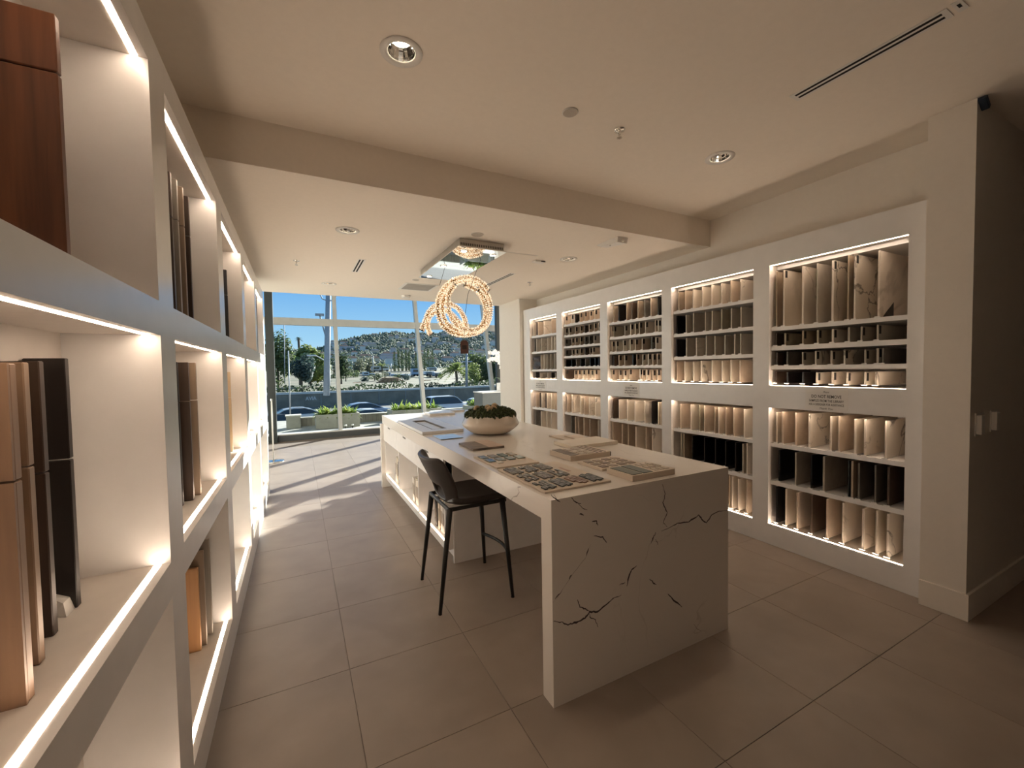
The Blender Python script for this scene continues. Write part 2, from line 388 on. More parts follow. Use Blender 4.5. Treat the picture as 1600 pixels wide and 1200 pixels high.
door('white edged panel, first in the second middle niche', 2.10, -0.46, zm, 1.53, lacq, None, th=0.012)
door('black brown tall panel sample in the second middle niche', 2.21, -0.45, zm, 1.53, w_bk, 0.72)
door('dark walnut tall panel sample in the second middle niche', 2.285, -0.427, zm, 1.53, w_dk, 0.72)
door('taupe brown tall panel, last in the second middle niche', 2.375, -0.417, zm, 1.53, w_tp, 0.72)
door('golden oak panel sample in the second bottom niche', 2.435, -0.452, zb, 0.555, w_org, None)
door('taupe panel sample behind the golden oak one', 2.475, -0.436, zb, 0.62, w_tp, None)
door('grey panel sample, farthest in the second bottom niche', 2.57, -0.427, zb, 0.64, w_gg, None)
door('navy black door sample in the third top niche', 3.60, -0.43, zt, 2.22, w_nv, 0.66)
door('cream maple door sample in the third middle niche', 3.40, -0.435, zm, 1.48, w_cr, 0.68)
door('pale maple door sample beside the cream one in the third middle niche', 3.57, -0.43, zm, 1.49, w_cr, 0.68)
sc_ = thing('screen_panel', 'small dark grey panel in the farthest top niche', 'panel', (-0.5, 5.6, 2.0))
box('panel', M('slate', (0.09, 0.09, 0.095), 0.4), sc_, XB+0.002, -0.40, 5.70, 5.72, zt, 2.36, 0.002)

# ------------------------------------------------------------------ right sample cabinet
BAYS = {'5': (1.192, 2.055), '4': (2.188, 3.052), '3': (3.175, 4.04), '2': (4.18, 5.035), '1': (5.18, 5.97)}
ZUP = (1.31, 2.282); ZLO = (0.166, 1.13)
SH = {'5U': [(1.783,1.752),(1.629,1.594),(1.471,1.44)], '5L': [(0.838,0.806),(0.525,0.492)],
 '4U': [(2.04,2.012),(1.807,1.777),(1.574,1.544)], '4L': [(0.842,0.810),(0.523,0.491)],
 '3U': [(2.028,1.999),(1.849,1.819),(1.669,1.641),(1.495,1.467)], '3L': [(0.844,0.812)],
 '2U': [(2.106,2.075),(1.949,1.920),(1.792,1.764),(1.651,1.622),(1.499,1.470)], '2L': [(0.84,0.81)],
 '1U': [(2.012,1.980),(1.752,1.721),(1.465,1.436)], '1L': [(0.848,0.815)]}
rc = thing('sample_cabinet', 'white stone sample cabinet with ten lit niches on the right wall', 'cabinet', (XR, 3.6, 0))
XI = XR + 0.02; XK = 3.98
cz = [0, ZLO[0], ZLO[1], ZUP[0], ZUP[1], 2.462]
for n_, a, b in (('plinth_rail', 0, 1), ('middle_rail', 2, 3), ('top_rail', 4, 5)):
    box(n_, lacq, rc, XR, XI, 1.09, 6.175, cz[a], cz[b])
ys = [1.09] + [v for k_ in '54321' for v in BAYS[k_]] + [6.175]
for a, b in zip(ys[0::2], ys[1::2]):
    for z0, z1 in (ZLO, ZUP): box('upright', lacq, rc, XR, XI, a, b, z0, z1)
    box('partition', lacq_in, rc, XI, XK-0.006, a+(0.0 if a > 1.1 else 0.01), b-(0.0 if b < 6.1 else 0.012), 0.02, 2.46)
box('side_panel', lacq, rc, XI, XK-0.005, 6.165, 6.175, 0, 2.462)
box('back_panel', lacq_in, rc, XK-0.012, XK-0.002, 1.1, 6.16, 0.02, 2.46)
box('cabinet_top', lacq, rc, XI, XK-0.002, 1.10, 6.165, 2.44, 2.462)
SR = {'5U':['2.030t 1.970w# 1.831v 1.732g 1.633V# 1.535t 1.495V# 1.362K','2.030n 1.962o# 1.828t# 1.727o# 1.627v# 1.531g 1.455g# 1.365g#','2.021n 1.943d 1.827g# 1.737V# 1.635g# 1.554V# 1.430g# 1.363g# 1.333d','2.030n 1.939k 1.826k 1.729v# 1.627v# 1.534v# 1.430w# 1.369V'],
'5L':['2.020w 1.975b 1.874b 1.778V 1.634v 1.580b 1.482w 1.426v 1.312V','2.000k 1.874g 1.761k 1.677g 1.519k 1.499t 1.457d 1.364d 1.296n','2.016k 1.945w 1.860b 1.757n 1.652b 1.551v 1.430v 1.353w 1.293V'],
'4U':['3.000t 2.919b 2.826w 2.723w 2.622w 2.522v 2.428b 2.334v','3.027k 2.909g 2.827g 2.690g 2.619v 2.520o 2.424g 2.333g','3.027k 2.906g 2.790v 2.682g 2.585g 2.487g 2.393g 2.333g','3.027b 2.929w 2.827w 2.735V 2.621w 2.513w 2.426w 2.339b'],
'4L':['2.981b 2.852w 2.756o 2.700b 2.586t 2.546w 2.475t 2.396b 2.300w','2.974g 2.940t 2.838k 2.697k 2.583k 2.474k 2.382k 2.310g 2.270v','2.521b 2.436b 2.409v 2.350w 2.273b'],
'3U':['3.980t 3.886k 3.755t 3.668n 3.574t 3.469d 3.378b 3.274k','4.015b# 3.979o# 3.787g# 3.689w# 3.616b# 3.551t# 3.454v# 3.311b# 3.275v#','4.015b# 3.935V# 3.808V# 3.701w# 3.613b# 3.506b# 3.364d# 3.305v#','4.015k 3.98n 3.892b# 3.794b# 3.655k# 3.592t# 3.500V# 3.418v# 3.352b# 3.287b#','4.015b# 3.891b# 3.808w# 3.712b# 3.544w# 3.504b# 3.440w# 3.350b# 3.290b#'],
'3L':['4.007n 3.893v 3.752w 3.625V 3.474w 3.364k 3.277w 3.237b','4.015b 3.846b 3.738t 3.612w 3.454b 3.361V'],
'2U':['5.010b# 4.864w# 4.775k 4.666t# 4.562t# 4.441b# 4.340b#','5.010g# 4.921g# 4.777b# 4.665t# 4.564n# 4.467b# 4.357b# 4.263g#','5.010d# 4.860b# 4.771b# 4.659t# 4.558d# 4.461d# 4.367g#','5.010d# 4.854b# 4.765w# 4.661t# 4.553n# 4.455t# 4.392b#','5.010k 4.866k 4.759d 4.656k 4.555d 4.450k 4.348k 4.272k','5.010n# 4.798b# 4.710b# 4.608w# 4.517b# 4.436w# 4.347b#'],
'2L':['4.992b 4.873v 4.668w 4.581b 4.476v 4.344V','4.890d 4.797b 4.718t 4.597b 4.470t 4.289g'],
'1U':['5.926w 5.818n 5.783b 5.611v 5.383b','5.897d 5.837v 5.685v 5.496w 5.389v 5.295w','5.705w 5.614v 5.525g 5.417g 5.312g','5.945d 5.864k 5.745d 5.519d 5.401k 5.296d'],
'1L':['5.870b 5.748n 5.703v 5.586n 5.543v 5.417w 5.323b','5.894d 5.726w 5.551v 5.424w']}
SM = {'w': (STONE('cream_stone', (0.80, 0.72, 0.61), (0.55, 0.47, 0.38), 0.25, 3, 0.02, cloud=0.06), 'cream'),
 'v': (STONE('veined_marble', (0.79, 0.71, 0.61), (0.30, 0.25, 0.20), 0.55, 3.5, 0.022, cloud=0.08), 'pale veined'),
 'V': (STONE('bold_marble', (0.80, 0.73, 0.63), (0.12, 0.095, 0.075), 0.85, 3.0, 0.022, cloud=0.06, cover=0.55), 'boldly veined'),
 'b': (STONE('beige_stone', (0.68, 0.56, 0.44), (0.48, 0.38, 0.28), 0.4, 5, 0.05, cloud=0.14), 'beige'),
 'g': (STONE('grey_stone', (0.58, 0.52, 0.44), (0.40, 0.35, 0.29), 0.4, 4, 0.05, cloud=0.15), 'grey'),
 'o': (STONE('olive_stone', (0.50, 0.44, 0.33), (0.24, 0.19, 0.12), 0.6, 4, 0.04, cloud=0.2), 'olive'),
 't': (STONE('taupe_stone', (0.50, 0.40, 0.30), (0.34, 0.26, 0.19), 0.4, 5, 0.05, cloud=0.15), 'taupe'),
 'n': (STONE('brown_stone', (0.10, 0.065, 0.045), (0.04, 0.025, 0.018), 0.5, 6, 0.06, cloud=0.2), 'dark brown'),
 'd': (STONE('charcoal_stone', (0.20, 0.18, 0.155), (0.10, 0.085, 0.07), 0.5, 6, 0.05, cloud=0.2), 'charcoal'),
 'k': (STONE('black_stone', (0.012, 0.010, 0.010), (0.12, 0.11, 0.10), 0.25, 3, 0.008, 0.12, cloud=0.2), 'black'),
 'K': (STONE('white_black_marble', (0.76, 0.68, 0.58), (0.40, 0.34, 0.27), 0.6, 1.6, 0.035, cloud=0.04), 'white and black')}
ORD = ['first', 'second', 'third', 'fourth', 'fifth', 'sixth', 'seventh', 'eighth', 'ninth', 'tenth']
NICHE = {'5': 'niche nearest the pillar', '4': 'niche second from the pillar', '3': 'niche third from the pillar', '2': 'niche fourth from the pillar', '1': 'niche beside the far pier'}
ROWN = ['top row', 'second row', 'third row', 'fourth row', 'fifth row', 'sixth row']
tag_me = None
for key, rows in SR.items():
    b0, b1 = BAYS[key[0]]; zz = ZUP if key[1] == 'U' else ZLO
    shelves = SH[key]
    # shelves of the niche with their clear clips
    for (a, b) in shelves: box('shelf', lacq, rc, XI+0.012, XK-0.012, b0, b1, b, a)
    box('niche_floor', lacq_in, rc, XI+0.0125, XK-0.012, b0, b1, zz[0]-0.02, zz[0]-0.0005); box('niche_top', lacq_in, rc, XI+0.0005, XK-0.012, b0, b1, zz[1], zz[1]+0.02)
    box('header_shelf', lacq, rc, XI+0.085, XK-0.012, b0, b1, zz[1]-0.030, zz[1]-0.002) if key[1] == 'U' else None
    for z in (zz[0]-0.0003, zz[1]-0.0007):
        box('led_strip', led_r, rc, XI+0.002, XI+0.0125, b0+0.004, b1-0.004, z, z+0.001)
    tops = [zz[1] - (0.045 if key[1] == 'U' else 0.03)] + [s_[1] - 0.012 for s_ in shelves]
    bots = [s_[0] for s_ in shelves] + [zz[0] + (0.014 if key[1] == 'U' else 0.012)]
    if len(rows) < len(bots): rows = rows
    for ri, row in enumerate(rows):
        z0, z1 = bots[ri] + 0.003, tops[ri]; clips = MB()
        nrow = f"{ROWN[ri]} of {'upper' if key[1] == 'U' else 'lower'} {NICHE[key[0]]}"
        ent = row.split()
        for ei, e in enumerate(ent):
            tg = e.endswith('#'); e = e.rstrip('#'); code = e[-1]; Y = float(e[:-1])
            mat, word = SM[code]
            th = R_.uniform(0.010, 0.014); hz = z1 - R_.uniform(0.0, 0.012)
            xf = XI + 0.022 + R_.uniform(0, 0.006); xe = XK - 0.02
            lab = f"{ORD[ei]} slab from left, {word}, {nrow}"
            sl_ = MB().box(0, xe-xf, -th, 0, 0, hz-z0).build('stone_sample', mat, None, bevel=0.0012)
            sl_.location = (xf, Y, z0); sl_.rotation_euler = (0, 0, math.radians(R_.uniform(-1.0, 1.0)))
            tag(sl_, lab, 'stone sample', 'stone slabs on the right cabinet')
            if tg:
                if tag_me is None:
                    q = MB().box(0, 0.028, -0.0012, 0, -0.055, 0).build('label_tag', ink, sl_, local=True); tag_me = q.data
                else:
                    q = bpy.data.objects.new('label_tag', tag_me); COL.objects.link(q); q.parent = sl_
                q.location = (0.006, -th-0.0003, hz-z0-0.006)
            if code == 'K':
                mb = MB(); pts = [(0.05,0.0),(0.075,0.02),(0.11,0.045),(0.15,0.07),(0.20,0.105),(0.20,0.0)]
                n_ = len(pts); mb.add([(p[0], -th-0.0012, p[1]+0.004) for p in pts] + [(p[0], -th, p[1]+0.004) for p in pts], [tuple(range(n_))] + [(i, n_+i, n_+(i+1) % n_, (i+1) % n_) for i in range(n_)])
                mb.build('black_patch', SM['k'][0], sl_, local=True)
            clips.box(XI+0.0130, XI+0.0212, Y-th-0.008, Y+0.012, z0-0.0025, z0+0.005)
        cp_ = clips.build('slab_clips', clear, rc); cp_['kind'] = 'stuff'
# crumpled dark sample bag in the far niche
bagm = M('dark_foil', (0.06, 0.05, 0.05), 0.3, 0.2, scale=20, bump=0.5)
bg_ = MB(); rr = random.Random(3); base = [(3.46,5.93),(3.60,5.93),(3.60,5.74),(3.46,5.74)]
for lvl, zq in enumerate((1.470, 1.51, 1.57, 1.64, 1.675)):
    for (bx, by) in base: bg_.v.append((bx+rr.uniform(-.025,.025), by+rr.uniform(-.02,.02), zq+rr.uniform(-.015,.015) if lvl else zq))
for lvl in range(4):
    for i in range(4): bg_.f.append((lvl*4+i, lvl*4+(i+1) % 4, lvl*4+4+(i+1) % 4, lvl*4+4+i))
bg_.f += [(3,2,1,0), (16,17,18,19)]
tag(bg_.build('sample_bag', bagm), 'crumpled dark sample bag on the third shelf beside the far pier', 'bag')

# paper notices
def notice(Y0, Y1, z0, z1, label):
    t = thing('notice', label, 'notice', (XR-0.001, (Y0+Y1)/2, z0), 'do not remove notices')
    box('sheet', paper, t, XR-0.0015, XR-0.0002, Y1, Y0, z0, z1)
    h = z1-z0; w = Y0-Y1
    for txt, fz, sz, bold, sh in (('Please', 0.85, 0.085, 0.0, 0.35), ('DO NOT REMOVE', 0.64, 0.145, 0.006, 0), ('SAMPLES FROM THE LIBRARY', 0.44, 0.115, 0.005, 0), ('ASK A DESIGNER FOR ASSISTANCE', 0.27, 0.10, 0.005, 0), ('Thank You', 0.09, 0.09, 0.0, 0.35)):
        o = text_mesh('lettering', txt, ink, t, bold*2, sh, 'CENTER')
        s = h*sz*1.35
        wid = {'Please': 0.16, 'DO NOT REMOVE': 0.74, 'SAMPLES FROM THE LIBRARY': 0.93, 'ASK A DESIGNER FOR ASSISTANCE': 0.93, 'Thank You': 0.34}[txt]*w
        nat = {'Please': 2.9, 'DO NOT REMOVE': 8.5, 'SAMPLES FROM THE LIBRARY': 14.8, 'ASK A DESIGNER FOR ASSISTANCE': 17.6, 'Thank You': 4.6}[txt]
        o.scale = (wid/nat, s, 1)
        # text x axis -> -Y, text y axis -> Z, facing -X
        o.rotation_euler = Matrix(((0, 0, -1), (-1, 0, 0), (0, 1, 0))).to_euler()
        o.location = (-0.0012, 0, fz*h - s*0.3)
    return t
notice(1.776, 1.502, 1.137, 1.296, 'paper do not remove notice under the upper niche nearest the pillar')
notice(3.76, 3.501, 1.14, 1.29, 'paper do not remove notice under the middle upper niche')
notice(5.82, 5.485, 1.135, 1.30, 'paper do not remove notice under the upper niche beside the far pier')

# ------------------------------------------------------------------ island
IX0, IX1, IY0, IY1, IZ = 0.945, 2.108, 1.487, 5.49, 0.914
isl = thing('island', 'long white veined quartz island with waterfall end and lit cubbies', 'island', (1.52, 3.5, 0))
box('worktop', quartz, isl, IX0, IX1, IY0+0.0851, IY1, 0.812, IZ)
ep = box('waterfall_end', quartz, isl, IX0, IX1, IY0, IY0+0.085, 0.0, IZ)
box('far_end_panel', quartz, isl, IX0-0.03, IX1, IY1-0.07, IY1-0.0005, 0.0, 0.8118, 0.0015)
CY0, CY1 = 2.985, 5.42
box('plinth', lacq, isl, 1.056, 2.0, CY0+0.022, CY1, 0, 0.105)
box('end_panel', lacq, isl, 0.965, 2.09, CY0, CY0+0.022, 0.0, 0.811) if False else box('end_panel', lacq, isl, 1.02, 2.09, CY0, CY0+0.022, 0.0, 0.811)
box('cabinet_back', lacq_in, isl, 1.40, 2.09, CY0+0.022, CY1, 0.105, 0.811)
box('cabinet_floor', lacq, isl, 0.962, 1.40, CY0+0.022, CY1, 0.105, 0.165)
box('cabinet_deck', lacq, isl, 0.962, 1.40, CY0+0.022, CY1, 0.600, 0.612)
edgesY = [CY0+0.0, 3.80, 4.63, CY1]
for i, yq in enumerate(edgesY):
    a = yq + (0.023 if i == 0 else (-0.012 if i < 3 else -0.022)); box('divider', lacq, isl, 0.962, 1.40, a, a+0.022, 0.165, 0.600)
for a, b in zip(edgesY, edgesY[1:]):
    d = box('drawer_front', lacq, isl, 0.947, 0.965, a+0.0025, b-0.0025, 0.602, 0.810, 0.001)
    ym = (a+b)/2 + 0.05
    hd = MB().box(0.9462, 0.9475, ym-0.06, ym+0.06, 0.786, 0.802).build('finger_pull', M('pull_shadow', (0.08, 0.07, 0.06), 0.5), d)
    box('led_strip', led_i, isl, 0.963, 0.975, a+0.03, b-0.03, 0.1655, 0.170)
# quartz veins on the waterfall end: (u across 0..1, v down 0..1) polylines traced as mineral lines
def q2(px, py):
    v = at(px, py, IY0); return (v.x, v.z)
def vein(pts, w, mat=vein_m):
    P = [q2(840 + x/3.158, 730 + y/3.158) for x, y in pts]
    # refine with small jitter
    Q = []
    for (a, b) in zip(P, P[1:]):
        for k_ in range(4):
            t = k_/4; Q.append((a[0]+(b[0]-a[0])*t + R_.uniform(-.0025,.0025), a[1]+(b[1]-a[1])*t + R_.uniform(-.0025,.0025)))
    Q.append(P[-1]); N = len(Q); mb = MB(); vs = []
    for i, (x, z) in enumerate(Q):
        a = Q[max(i-1, 0)]; b = Q[min(i+1, N-1)]; dx, dz = b[0]-a[0], b[1]-a[1]; L = math.hypot(dx, dz) or 1
        ww = w*(0.25 + 0.75*math.sin(math.pi*(i+0.5)/N))*R_.uniform(0.6, 1.3)
        vs += [(x - dz/L*ww, IY0-0.0006, z + dx/L*ww), (x + dz/L*ww, IY0-0.0006, z - dx/L*ww)]
    fs = [(2*i, 2*i+1, 2*i+3, 2*i+2) for i in range(N-1)]
    return mb.add(vs, fs).build('vein', mat, ep)
vein([(80,758),(120,765),(150,778),(190,765),(235,745),(255,715),(295,712),(330,685),(370,650),(412,630)], 0.0045)
vein([(195,655),(210,690),(235,697),(255,712)], 0.0035); vein([(252,720),(262,742),(285,752),(298,790)], 0.0022)
vein([(440,590),(450,540),(462,505),(490,485)], 0.0045); vein([(405,580),(432,568)], 0.002)
vein([(553,550),(570,568),(586,580)], 0.0035); vein([(643,625),(672,655),(712,690)], 0.0038); vein([(770,770),(785,795),(808,808)], 0.0014, vein_l)
vein([(612,315),(650,298),(690,278),(745,270),(795,235),(815,262),(832,275),(860,235),(895,217),(938,212)], 0.0038)
vein([(560,375),(572,345),(582,320)], 0.0035); vein([(580,355),(590,372),(594,382)], 0.002)
vein([(615,80),(630,130),(618,175),(638,225),(620,270),(640,295)], 0.0025); vein([(165,150),(185,170),(215,182)], 0.003); vein([(200,180),(225,205),(245,210)], 0.0018)
vein([(205,230),(228,237)], 0.003); vein([(268,268),(290,265),(296,290)], 0.0028); vein([(275,340),(320,345),(340,372)], 0.003); vein([(250,400),(240,440)], 0.0022)
vein([(155,555),(168,530)], 0.003); vein([(88,648),(118,612)], 0.0028); vein([(260,380),(235,450),(180,520),(120,610),(75,670)], 0.0010, vein_l)
vein([(64,135),(85,155),(112,172)], 0.0022)
# veins across the worktop edge and top
def strip(pts, w, n='vein', mat=vein_l, par=None, axis='z'):
    P = [Vector(p) for p in pts]; vs = []; N = len(P)
    up = {'z': Vector((0,0,1)), 'x': Vector((-1,0,0))}[axis]
    for i in range(N):
        d = (P[min(i+1,N-1)]-P[max(i-1,0)]).normalized(); s_ = d.cross(up)*w*R_.uniform(.5,1.2); vs += [P[i]+s_, P[i]-s_]
    return MB().add(vs, [(2*i, 2*i+2, 2*i+3, 2*i+1) for i in range(N-1)]).build(n, mat, par)
xe_ = IX0-0.0006
strip([(xe_,1.76,0.905),(xe_,1.79,0.897),(xe_,1.775,0.875),(xe_,1.80,0.85),(xe_,1.84,0.835),(xe_,1.86,0.815)], 0.003, par=isl, axis='x')
for pts in ([(1.45,2.9,0),(1.55,2.75,0),(1.62,2.72,0),(1.75,2.62,0)], [(1.95,2.2,0),(1.9,2.05,0),(1.95,1.9,0)], [(1.2,3.1,0),(1.35,2.95,0),(1.5,2.92,0),(1.66,2.78,0)], [(1.0,1.55,0),(0.98,1.5,0)], [(1.1,4.9,0),(1.3,4.75,0),(1.4,4.8,0)], [(1.85,1.9,0),(1.8,1.75,0),(1.86,1.6,0)]):
    strip([(a, b, IZ+0.0006) for a, b, c in pts], 0.0022, par=isl)

# books in the cubbies
bk_cols = [('white', (0.72,0.68,0.62)), ('ivory', (0.66,0.58,0.46)), ('black', (0.03,0.028,0.025)), ('cream', (0.70,0.62,0.50)), ('tan', (0.45,0.33,0.22)), ('pale grey', (0.5,0.47,0.43)), ('dark brown', (0.07,0.05,0.035))]
def books(y, lst, place):
    for i, (ci, th, hh, dd) in enumerate(lst):
        nm, c = bk_cols[ci]
        t = thing('book', f"{ORD[i]} book from the left, {nm} spine, {place}", 'book', (1.0, y, 0.165), 'books in the island cubbies')
        mt = M('book_' + nm.replace(' ', '_'), c, 0.55); x0 = 1.0 + dd
        box('cover', mt, t, x0, x0+0.2, y-th, y-0.001, 0.166, 0.166+hh, 0.002)
        box('spine_label', M('spine_label_' + str(ci % 3), [(0.3,0.25,0.2),(0.6,0.55,0.48),(0.2,0.15,0.12)][ci % 3], 0.6), t, x0-0.0008, x0+0.001, y-th+0.004, y-0.005, 0.166+hh*0.3, 0.166+hh*0.75)
        y -= th
books(5.00, [(0,.05,.30,.0),(1,.04,.29,.01),(3,.045,.30,0),(2,.03,.26,0),(0,.05,.27,.01),(3,.04,.28,0)], 'far cubby of the island')
books(4.22, [(3,.04,.22,.02),(0,.05,.24,.0),(5,.03,.23,0),(1,.055,.24,.01),(0,.045,.235,.0),(3,.05,.24,0)], 'middle cubby of the island')
books(3.42, [(6,.03,.24,.0),(2,.03,.20,.0),(4,.04,.23,.01),(3,.04,.23,0),(4,.03,.22,.01),(0,.05,.23,0),(5,.04,.22,0)], 'near cubby behind the stool')

# ------------------------------------------------------------------ things on the island
def board(name, label, cat, x0, x1, y0, y1, th, mat, z=IZ, bev=0.001):
    t = thing(name, label, cat, ((x0+x1)/2, (y0+y1)/2, z))
    box('board', mat, t, x0, x1, y0, y1, z+0.0008, z+th, bev)
    return t
grey_pt = M('pale_grey_paint', (0.74, 0.75, 0.77), 0.3, var=0.02)
t = thing('framed_door', 'pale grey framed cabinet door lying flat on the island', 'cabinet door', (1.14, 4.06, IZ))
x0, x1, y0, y1, w = 0.952, 1.335, 3.572, 4.56, 0.12
for nm, q in (('stile', (x0,x0+w,y0,y1)), ('stile', (x1-w,x1,y0,y1)), ('rail', (x0+w,x1-w,y0,y0+w)), ('rail', (x0+w,x1-w,y1-w,y1))):
    box(nm, grey_pt, t, *q, IZ+0.001, IZ+0.026, 0.0012)
box('inset_panel', grey_pt, t, x0+w, x1-w, y0+w, y1-w, IZ+0.001, IZ+0.012)
mb = MB(); a_, b_, c_, d_ = x0+w, x1-w, y0+w, y1-w
for q in ((a_,a_+.012,c_,d_),(b_-.012,b_,c_,d_),(a_,b_,c_,c_+.016),(a_,b_,d_-.016,d_)): mb.box(*q, IZ+0.012, IZ+0.0255)
mb.build('moulding', M('dark_moulding', (0.16,0.14,0.12), 0.5), t)
g = board('glass_sample', 'thin square glass sample in front of the framed door', 'sample', 1.01, 1.20, 3.23, 3.47, 0.007, M('milk_glass', (0.62,0.66,0.67), 0.08))
box('edge_tape', M('dark_edge', (0.12,0.13,0.13), 0.4), g, 1.01, 1.20, 3.2285, 3.2298, IZ+0.001, IZ+0.006)
board('white_panel', 'white panel sample near the far edge of the island', 'sample', 1.435, 1.76, 5.01, 5.27, 0.028, lacq)
board('white_panel', 'white panel sample at the far edge of the island, behind another', 'sample', 1.56, 2.0, 5.30, 5.475, 0.022, lacq)
t = board('wood_sample', 'dark driftwood and pink sample board near the bowl', 'sample', 1.06, 1.30, 2.66, 2.95, 0.016, M('driftwood', (0.24,0.19,0.15), 0.5, scale=5, col2=(0.09,0.07,0.055), stretch=(2,16,1)))
box('pink_plank', M('pink_oak', (0.50,0.38,0.31), 0.5, scale=4, col2=(0.42,0.31,0.25), stretch=(3,18,1)), t, 1.185, 1.30, 2.66, 2.95, IZ+0.016, IZ+0.0175)
cream_b = M('cream_board', (0.62,0.53,0.44), 0.5, var=0.02)
t = board('chip_board', 'sample board with eight glass chips beside the mosaic board', 'sample board', 0.983, 1.262, 2.11, 2.46, 0.010, cream_b)
cc = [(0.20,0.23,0.21),(0.24,0.26,0.24),(0.30,0.32,0.28),(0.36,0.34,0.29),(0.16,0.19,0.18),(0.14,0.18,0.17),(0.22,0.25,0.22),(0.42,0.36,0.28)]
for i in range(4):
    for j in range(2):
        mt = M('chip_%d' % (i*2+j), cc[i*2+j], 0.15)
        bx, by = 0.995+i*0.066, 2.24+j*0.105
        box('glass_chip', mt, t, bx, bx+0.046, by, by+0.080, IZ+0.010, IZ+0.017, 0.001)
box('loose_tag', white_pl, t, 1.03, 1.065, 2.19, 2.225, IZ+0.010, IZ+0.016)
t = board('mosaic_board', 'large sample board of dark mosaic strips at the island corner', 'sample board', 0.97, 1.352, 1.578, 2.07, 0.010, cream_b)
mc = [(0.04,0.036,0.032),(0.06,0.053,0.046),(0.08,0.07,0.06),(0.11,0.095,0.078),(0.15,0.13,0.105),(0.07,0.06,0.05)]
mcm = [M('mosaic_%d' % i, c, 0.25) for i, c in enumerate(mc)]
brown = M('mosaic_brown', (0.20,0.11,0.07), 0.3); slate_ = M('mosaic_slate', (0.05,0.055,0.055), 0.25)
chip_me = {}
for bi in range(4):
    for bj in range(3):
        ox, oy = 0.985 + bi*0.092, 1.60 + bj*0.158
        if bi == 3 and bj > 0: continue
        for r in range(4):
            for c in range(3):
                if R_.random() < 0.08: continue
                sh_ = 0.012 if r % 2 else 0.0
                mt = slate_ if (bj == 0 and bi in (0,1,3)) else (brown if (bj == 0 and bi == 2) else mcm[R_.randrange(6)])
                key = mt.name
                if key not in chip_me:
                    q = MB().box(0, 0.0165, 0, 0.038, 0, 0.006).build('mosaic_strip', mt, t, bevel=0.0008, local=True); chip_me[key] = q.data
                else:
                    q = bpy.data.objects.new('mosaic_strip', chip_me[key]); COL.objects.link(q); q.parent = t
                q.location = Vector((ox + r*0.0185, oy + c*0.0415 + sh_, IZ+0.010)) - t.location
box('empty_slot', M('pink_slot', (0.50,0.34,0.26), 0.5), t, 1.275, 1.29, 1.83, 1.93, IZ+0.010, IZ+0.0115)
t = board('stone_board', 'thick beige stone slab lying behind the sample boxes', 'sample', 1.672, 2.07, 2.34, 2.585, 0.026, SM['w'][0])
t = board('thin_sample', 'thin beige sample strip behind the thick stone slab', 'sample', 1.83, 1.96, 2.64, 2.90, 0.010, SM['b'][0])
box('dark_edge', w_dk, t, 1.829, 1.96, 2.64, 2.654, IZ+0.001, IZ+0.0095)
box('second_strip', SM['b'][0], t, 1.90, 2.01, 2.61, 2.78, IZ+0.0105, IZ+0.017)
def chipset(t, x0, y0, nx, ny, dx, dy, w, h, z, cols, prefix, name='colour_chip'):
    for i in range(nx):
        for j in range(ny):
            c = cols[(i*ny+j) % len(cols)]
            box(name, M('%s_%d' % (prefix, (i*ny+j) % len(cols)), c, 0.35), t, x0+i*dx, x0+i*dx+w, y0+j*dy, y0+j*dy+h, z, z+0.003)
t = board('sample_box', 'cream sample box with dark stripes, behind two others', 'sample box', 1.447, 1.752, 2.05, 2.285, 0.032, cream_b)
box('dark_panel', M('umber', (0.13,0.10,0.075), 0.4), t, 1.455, 1.52, 2.06, 2.275, IZ+0.032, IZ+0.0345)
chipset(t, 1.535, 2.065, 2, 3, 0.055, 0.07, 0.045, 0.055, IZ+0.032, [(0.45,0.38,0.30),(0.52,0.45,0.37),(0.40,0.34,0.28)], 'sbx')
for i in range(3): box('dark_stripe', M('stripe_brown', (0.10,0.075,0.055), 0.4), t, 1.655+i*0.03, 1.665+i*0.03, 2.06, 2.275, IZ+0.032, IZ+0.034)
for yq in (2.055, 2.16, 2.27): box('corner_tab', ink, t, 1.752, 1.7545, yq-0.008, yq+0.008, IZ+0.004, IZ+0.030)
t = board('chip_tray', 'flat tray of brown chips between two sample boxes', 'sample board', 1.452, 1.738, 1.765, 1.99, 0.014, cream_b)
chipset(t, 1.47, 1.785, 4, 3, 0.066, 0.066, 0.045, 0.042, IZ+0.014, [(0.16,0.10,0.07),(0.30,0.22,0.16),(0.24,0.17,0.12),(0.36,0.28,0.21)], 'tray')
t = board('sample_box', 'cream sample box with green chips at the island end', 'sample box', 1.445, 1.738, 1.528, 1.722, 0.030, cream_b)
chipset(t, 1.455, 1.54, 2, 1, 0.075, 0.1, 0.062, 0.165, IZ+0.030, [(0.13,0.15,0.12),(0.10,0.13,0.11)], 'grn')
chipset(t, 1.62, 1.55, 3, 3, 0.037, 0.055, 0.026, 0.038, IZ+0.030, [(0.52,0.46,0.38),(0.46,0.40,0.33),(0.56,0.50,0.43)], 'bge')
